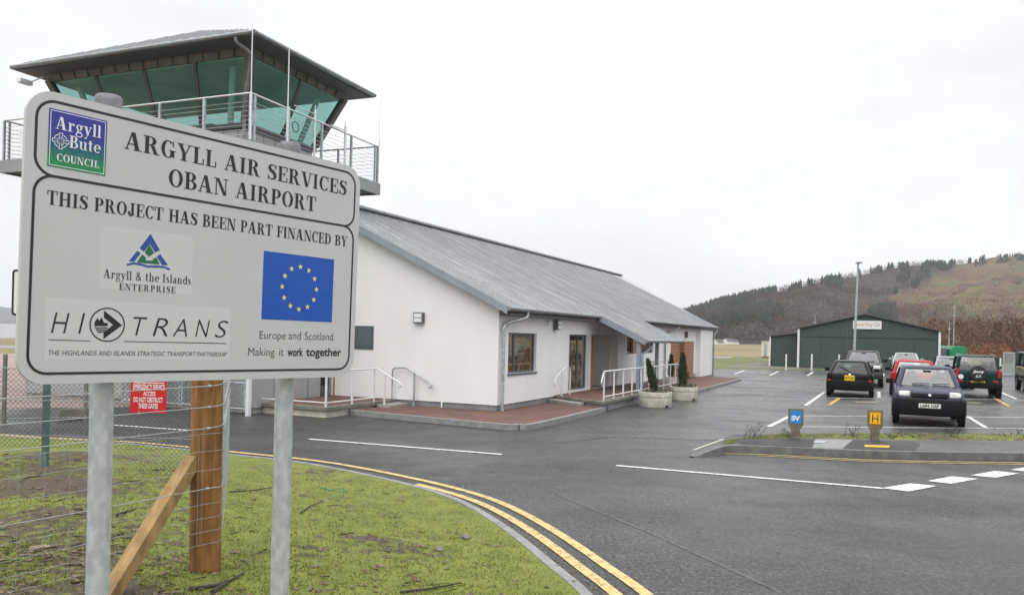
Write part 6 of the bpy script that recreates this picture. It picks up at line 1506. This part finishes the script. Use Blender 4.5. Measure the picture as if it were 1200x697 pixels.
# grey mesh gate and dark post at right
q = G(1182, 440.5); gt = thing('field_gate', 'pale mesh panel gate on a dark post at the right end of the car park', 'gate', q)
w = 13/F*q.y; h_ = 27/F*q.y
mb = MB(); mb.tube([(-w/2,0,.05),(-w/2,0,h_)], .04, 8); mb.tube([(w/2,0,.05),(w/2,0,h_)], .04, 8); mb.tube([(-w/2,0,h_),(w/2,0,h_)], .04, 8); mb.tube([(-w/2,0,.1),(w/2,0,.1)], .04, 8); mb.build('frame', 'galv', gt)
mb = MB()
for k in range(1,9): x = -w/2+w*k/9; mb.box(x-.018,x+.018,-.012,.012,.1,h_)
for k in range(1,14): z = .1+(h_-.1)*k/14; mb.box(-w/2,w/2,-.004,.004,z-.012,z+.012)
mb.build('mesh_panel', 'galv', gt)
mb = MB(); mb.box(w/2+.12,w/2+.40,-.1,.1,0,h_+.1); mb.build('post', 'slate', gt)
# lamp post
lp = D(1000.5, 432, 57.5); lp.z = 0; lt_ = thing('lamp_post', 'tall grey lamp post standing in front of the hangar', 'lamp post', lp)
zt3 = D(1001.5, 309, 57.5).z; mb = MB(); mb.tube([(0,0,0),(0,0,1.2)], .105, 14); mb.tube([(0,0,1.2),(.14,0,zt3)], .095, 14, r1=.06); mb.build('pole', 'galv', lt_, smooth=True)
mb = MB(); mb.box(-.02,.24,-.45,.1,zt3,zt3+.10); lh_ = mb.build('lamp_head', 'plinth', lt_, bevel=.02); mb = MB(); mb.box(.02,.2,-.42,-.12,zt3-.012,zt3-.002); mb.build('lens', 'logo_white', lh_)
# thin masts behind the hangar
for (px, ty, dd_, lab, r) in ((1117,358,90,'tall thin mast rising right of the hangar behind the green trailer',.05),(1111.5,377,88,'shorter thin mast just left of the tall mast behind the green trailer',.06),(954,369,92,'short thin mast rising above the left part of the hangar roof',.05)):
    q = D(px, 425, dd_); q.z = 0; t_ = thing('radio_mast', lab, 'mast', q); zt4 = D(px, ty, dd_).z
    mb = MB(); mb.tube([(0,0,0),(0,0,zt4*.6)], r, 8); mb.tube([(0,0,zt4*.6),(0,0,zt4)], r*.6, 8); mb.build('pole', 'galv', t_); mb = MB(); mb.box(-.12,.12,-.05,.05,zt4*.82,zt4*.84); mb.build('bracket', 'galv', t_)
# far houses on the edge of the field
for (px, py, w_, h_, dd_, lab) in ((841,403,3.2,1.2,330,'tiny white shed alone at the far edge of the field'),(853,401.5,3.6,1.7,380,'small white cottage at the foot of the wood, left of its neighbour'),(860,401.8,3.0,1.4,385,'second small white cottage right of the other at the foot of the wood')):
    q = D(px, py, dd_); q.z = -.2; hs = thing('cottage', lab, 'house', q, .4)
    mb = MB(); mb.prism([(-w_/2,-2,0),(w_/2,-2,0),(w_/2,-2,h_),(-w_/2,-2,h_)], (0,4,0)); mb.prism([(-w_/2,-2,h_),(-w_/2,2,h_),(-w_/2,0,h_+1.1)], (w_,0,0)); mb.build('wall', 'sign_white', hs)
    mb = MB(); mb.quad((-w_/2-.1,-2.3,h_-.1),(w_/2+.1,-2.3,h_-.1),(w_/2+.1,0,h_+1.22),(-w_/2-.1,0,h_+1.22)); mb.quad((-w_/2-.1,2.3,h_-.1),(w_/2+.1,2.3,h_-.1),(w_/2+.1,0,h_+1.22),(-w_/2-.1,0,h_+1.22)); mb.build('roof', 'slate', hs)

# ================================================================== MARKER POSTS, COVERS, WEEDS ON THE ISLAND
def marker(label, px, py, txt, face, ink, yaw):
    c = G(px, py, zI); t = thing('marker_post', label, 'marker post', c, yaw)
    hw, nw, z0, z1 = .148, .085, .25, .60
    prof = [(-nw-.01,-.1),(nw+.01,-.1),(nw,z0-.07),(hw,z0+.03),(hw,z1),(-hw,z1),(-hw,z0+.03),(-nw,z0-.07)]
    mb = MB(); mb.prism([(x, -.045, z) for x, z in prof], (0,.09,0)); mb.build('stem', 'marker', t, bevel=.008)
    mb = MB(); mb.box(-.112,.112,-.052,-.044,z0+.055,z1-.035); p = mb.build('plate', face, t, bevel=.002)
    mb = MB()
    if txt == 'H':
        m_ = lambda x, y: (x, -.0535, y); fr_ = [(-.108,z0+.06),(.108,z0+.06),(.108,z1-.04),(-.108,z1-.04)]; f2 = [(-.098,z0+.07),(.098,z0+.07),(.098,z1-.05),(-.098,z1-.05)]
        for i in range(4): mb.quad(m_(*fr_[i]), m_(*fr_[(i+1)%4]), m_(*f2[(i+1)%4]), m_(*f2[i]))
        for a in (-.058, .040): mb.quad(m_(a,z0+.10), m_(a+.018,z0+.10), m_(a+.018,z1-.085), m_(a,z1-.085))
        mb.quad((-.042,-.0535,z0+.17),(.042,-.0535,z0+.17),(.042,-.0535,z0+.19),(-.042,-.0535,z0+.19))
    else: fit_text2(mb, txt, lambda a, b, c_: Vector((a, -.0535, b)), -.085, .085, z0+.115, z0+.205, bold=.05)
    mb.build('lettering', ink, p)
    mb = MB()
    for sx in (-.10,.10):
        for sz in (z0+.066,z1-.046): mb.lathe([(0,.003),(.006,.002),(.007,0)], (sx,-.0525,sz), (0,-1,0), 8)
    mb.build('screw', 'galv', p)
marker('brown concrete marker post with a blue plate lettered SV', 932, 513.2, 'SV', 'sv_blue', 'sign_white', -.34)
marker('brown concrete marker post with a yellow plate lettered H', 1025, 514.6, 'H', 'yellow', 'black', -.40)
def cover(label, a, b, m, pts):
    P_ = top_pts(pts, zI+.004); mb = MB(); mb.prism(P_, (0,0,.008)); o = mb.build('access_cover', m, None); tag(o, label, 'cover')
cover('yellow-edged hydrant cover set in the dark footpath patch below the H post', 0, 0, 'yellow', [(1013.5,521.4),(1042.5,522.2),(1042,524.2),(1013,523.4)])
cover('small grey metal cover in the pale concrete pad of the footpath', 0, 0, 'galv', [(955,516.4),(968,516.8),(966,519),(953,518.6)])
def weed(label, px, py, w, h, n, seed):
    R = random.Random(seed); c = G(px, py, zI+.04); mb = MB()
    for _ in range(n):
        a = R.random()*6.28; b0 = c+Vector((R.uniform(-w,w)*.5, R.uniform(-.06,.06), -.05)); e = b0+Vector((R.uniform(-.5,.5)*w, R.uniform(-.1,.1), h*R.uniform(.4,1))); md = b0.lerp(e, .5)+Vector((R.uniform(-.03,.03), 0, .02)); mb.tube([b0, md, e], .004, 3, cap=False)
        for k in range(9):
            p = (b0.lerp(md, R.random()) if R.random() < .4 else md.lerp(e, R.random())); s = R.uniform(.010,.026); mb.add([p+Vector((R.uniform(-s,s),R.uniform(-s,s),R.uniform(-s,s))) for _ in range(3)], [(0,1,2)])
    o = mb.build('weed', 'weed', None, origin=(c.x, c.y, zI)); tag(o, label, 'weed', 'dry weeds along the island')
weed('dry branching weed well left of the SV post near the island tip', 877, 509.5, .42, .42, 11, 1)
weed('low dry weed beside the left foot of the SV post', 918, 510, .40, .22, 9, 2)
weed('dry upright weed just left of the H post', 997, 510.5, .30, .36, 8, 3)
weed('low leafy weed in front of the navy car, left part', 1062, 511, .55, .16, 12, 4)
weed('taller leafy weed in front of the right wheel of the navy car', 1112, 510.5, .34, .34, 13, 5)
weed('dry weed near the right edge of the island', 1187, 511.5, .5, .26, 9, 6)
weed('low dry weed between the H post and the navy car', 1043, 511, .35, .12, 7, 9)

# ================================================================== HAZE
hb = MB(); hb.box(-3600, 2600, -60, 3700, -4, 240); hz_o = hb.build('haze', None, None, origin=(0,0,0)); hz_o['kind'] = 'stuff'; hz_o['label'] = 'thin damp air over the airfield and hills'; hz_o['category'] = 'haze'
hm = bpy.data.materials.new('damp_air'); hm.use_nodes = True; hN, hL_ = nodes(hm); hN.remove(hN['Principled BSDF'])
pv = hN.new('ShaderNodeVolumePrincipled'); pv.inputs['Color'].default_value = (.86, .88, .92, 1); pv.inputs['Density'].default_value = .00016; hL_.new(pv.outputs[0], hN['Material Output'].inputs['Volume']); hz_o.data.materials.append(hm)
# ================================================================== LIGHT
w = bpy.data.worlds.new('World'); S.world = w; w.use_nodes = True
N, L = w.node_tree.nodes, w.node_tree.links; bg = N['Background']
SUN_EL, SUN_AZ = math.radians(48), math.radians(200)
sky = N.new('ShaderNodeTexSky'); sky.sky_type = 'NISHITA'; sky.sun_disc = False; sky.sun_elevation = SUN_EL; sky.sun_rotation = SUN_AZ; sky.air_density = 1.5; sky.dust_density = 3
hs = N.new('ShaderNodeHueSaturation'); hs.inputs['Saturation'].default_value = .12; L.new(sky.outputs[0], hs.inputs['Color'])
# overcast deck: three times brighter overhead than at the horizon, with soft clouds
tc = N.new('ShaderNodeTexCoord'); sx = N.new('ShaderNodeSeparateXYZ'); L.new(tc.outputs['Generated'], sx.inputs[0])
oc = ramp_n(N, L, sx.outputs[2], [(0, (11.9, 11.9, 11.9)), (.10, (11.4, 11.42, 11.45)), (.40, (11.5, 11.55, 11.65)), (.62, (20.5, 20.6, 20.8)), (1, (28, 28.1, 28.4))])
cl_ = noise_n(N, L, tc.outputs['Generated'], 2.2, 5, .55, (1, 1, 2.4))
cm = ramp_n(N, L, cl_, [(.34, (.89, .90, .915)), (.60, (1.05, 1.05, 1.05))])
oc = mix_n(N, L, 1.0, oc, cm, 'MULTIPLY')
L.new(mix_n(N, L, .88, hs.outputs[0], oc), bg.inputs['Color']); bg.inputs['Strength'].default_value = .1
sl = bpy.data.lights.new('sun', 'SUN'); sl.energy = .9; sl.angle = math.radians(50); sl.color = (1, .97, .93)
so = bpy.data.objects.new('sun', sl); COL.objects.link(so); so.rotation_euler = (PI/2-SUN_EL, 0, PI-SUN_AZ)
S.view_settings.view_transform = 'Standard'; S.view_settings.look = 'None'; S.view_settings.exposure = 0; S.view_settings.gamma = 1
S.cycles.max_bounces = 6; S.cycles.transparent_max_bounces = 12
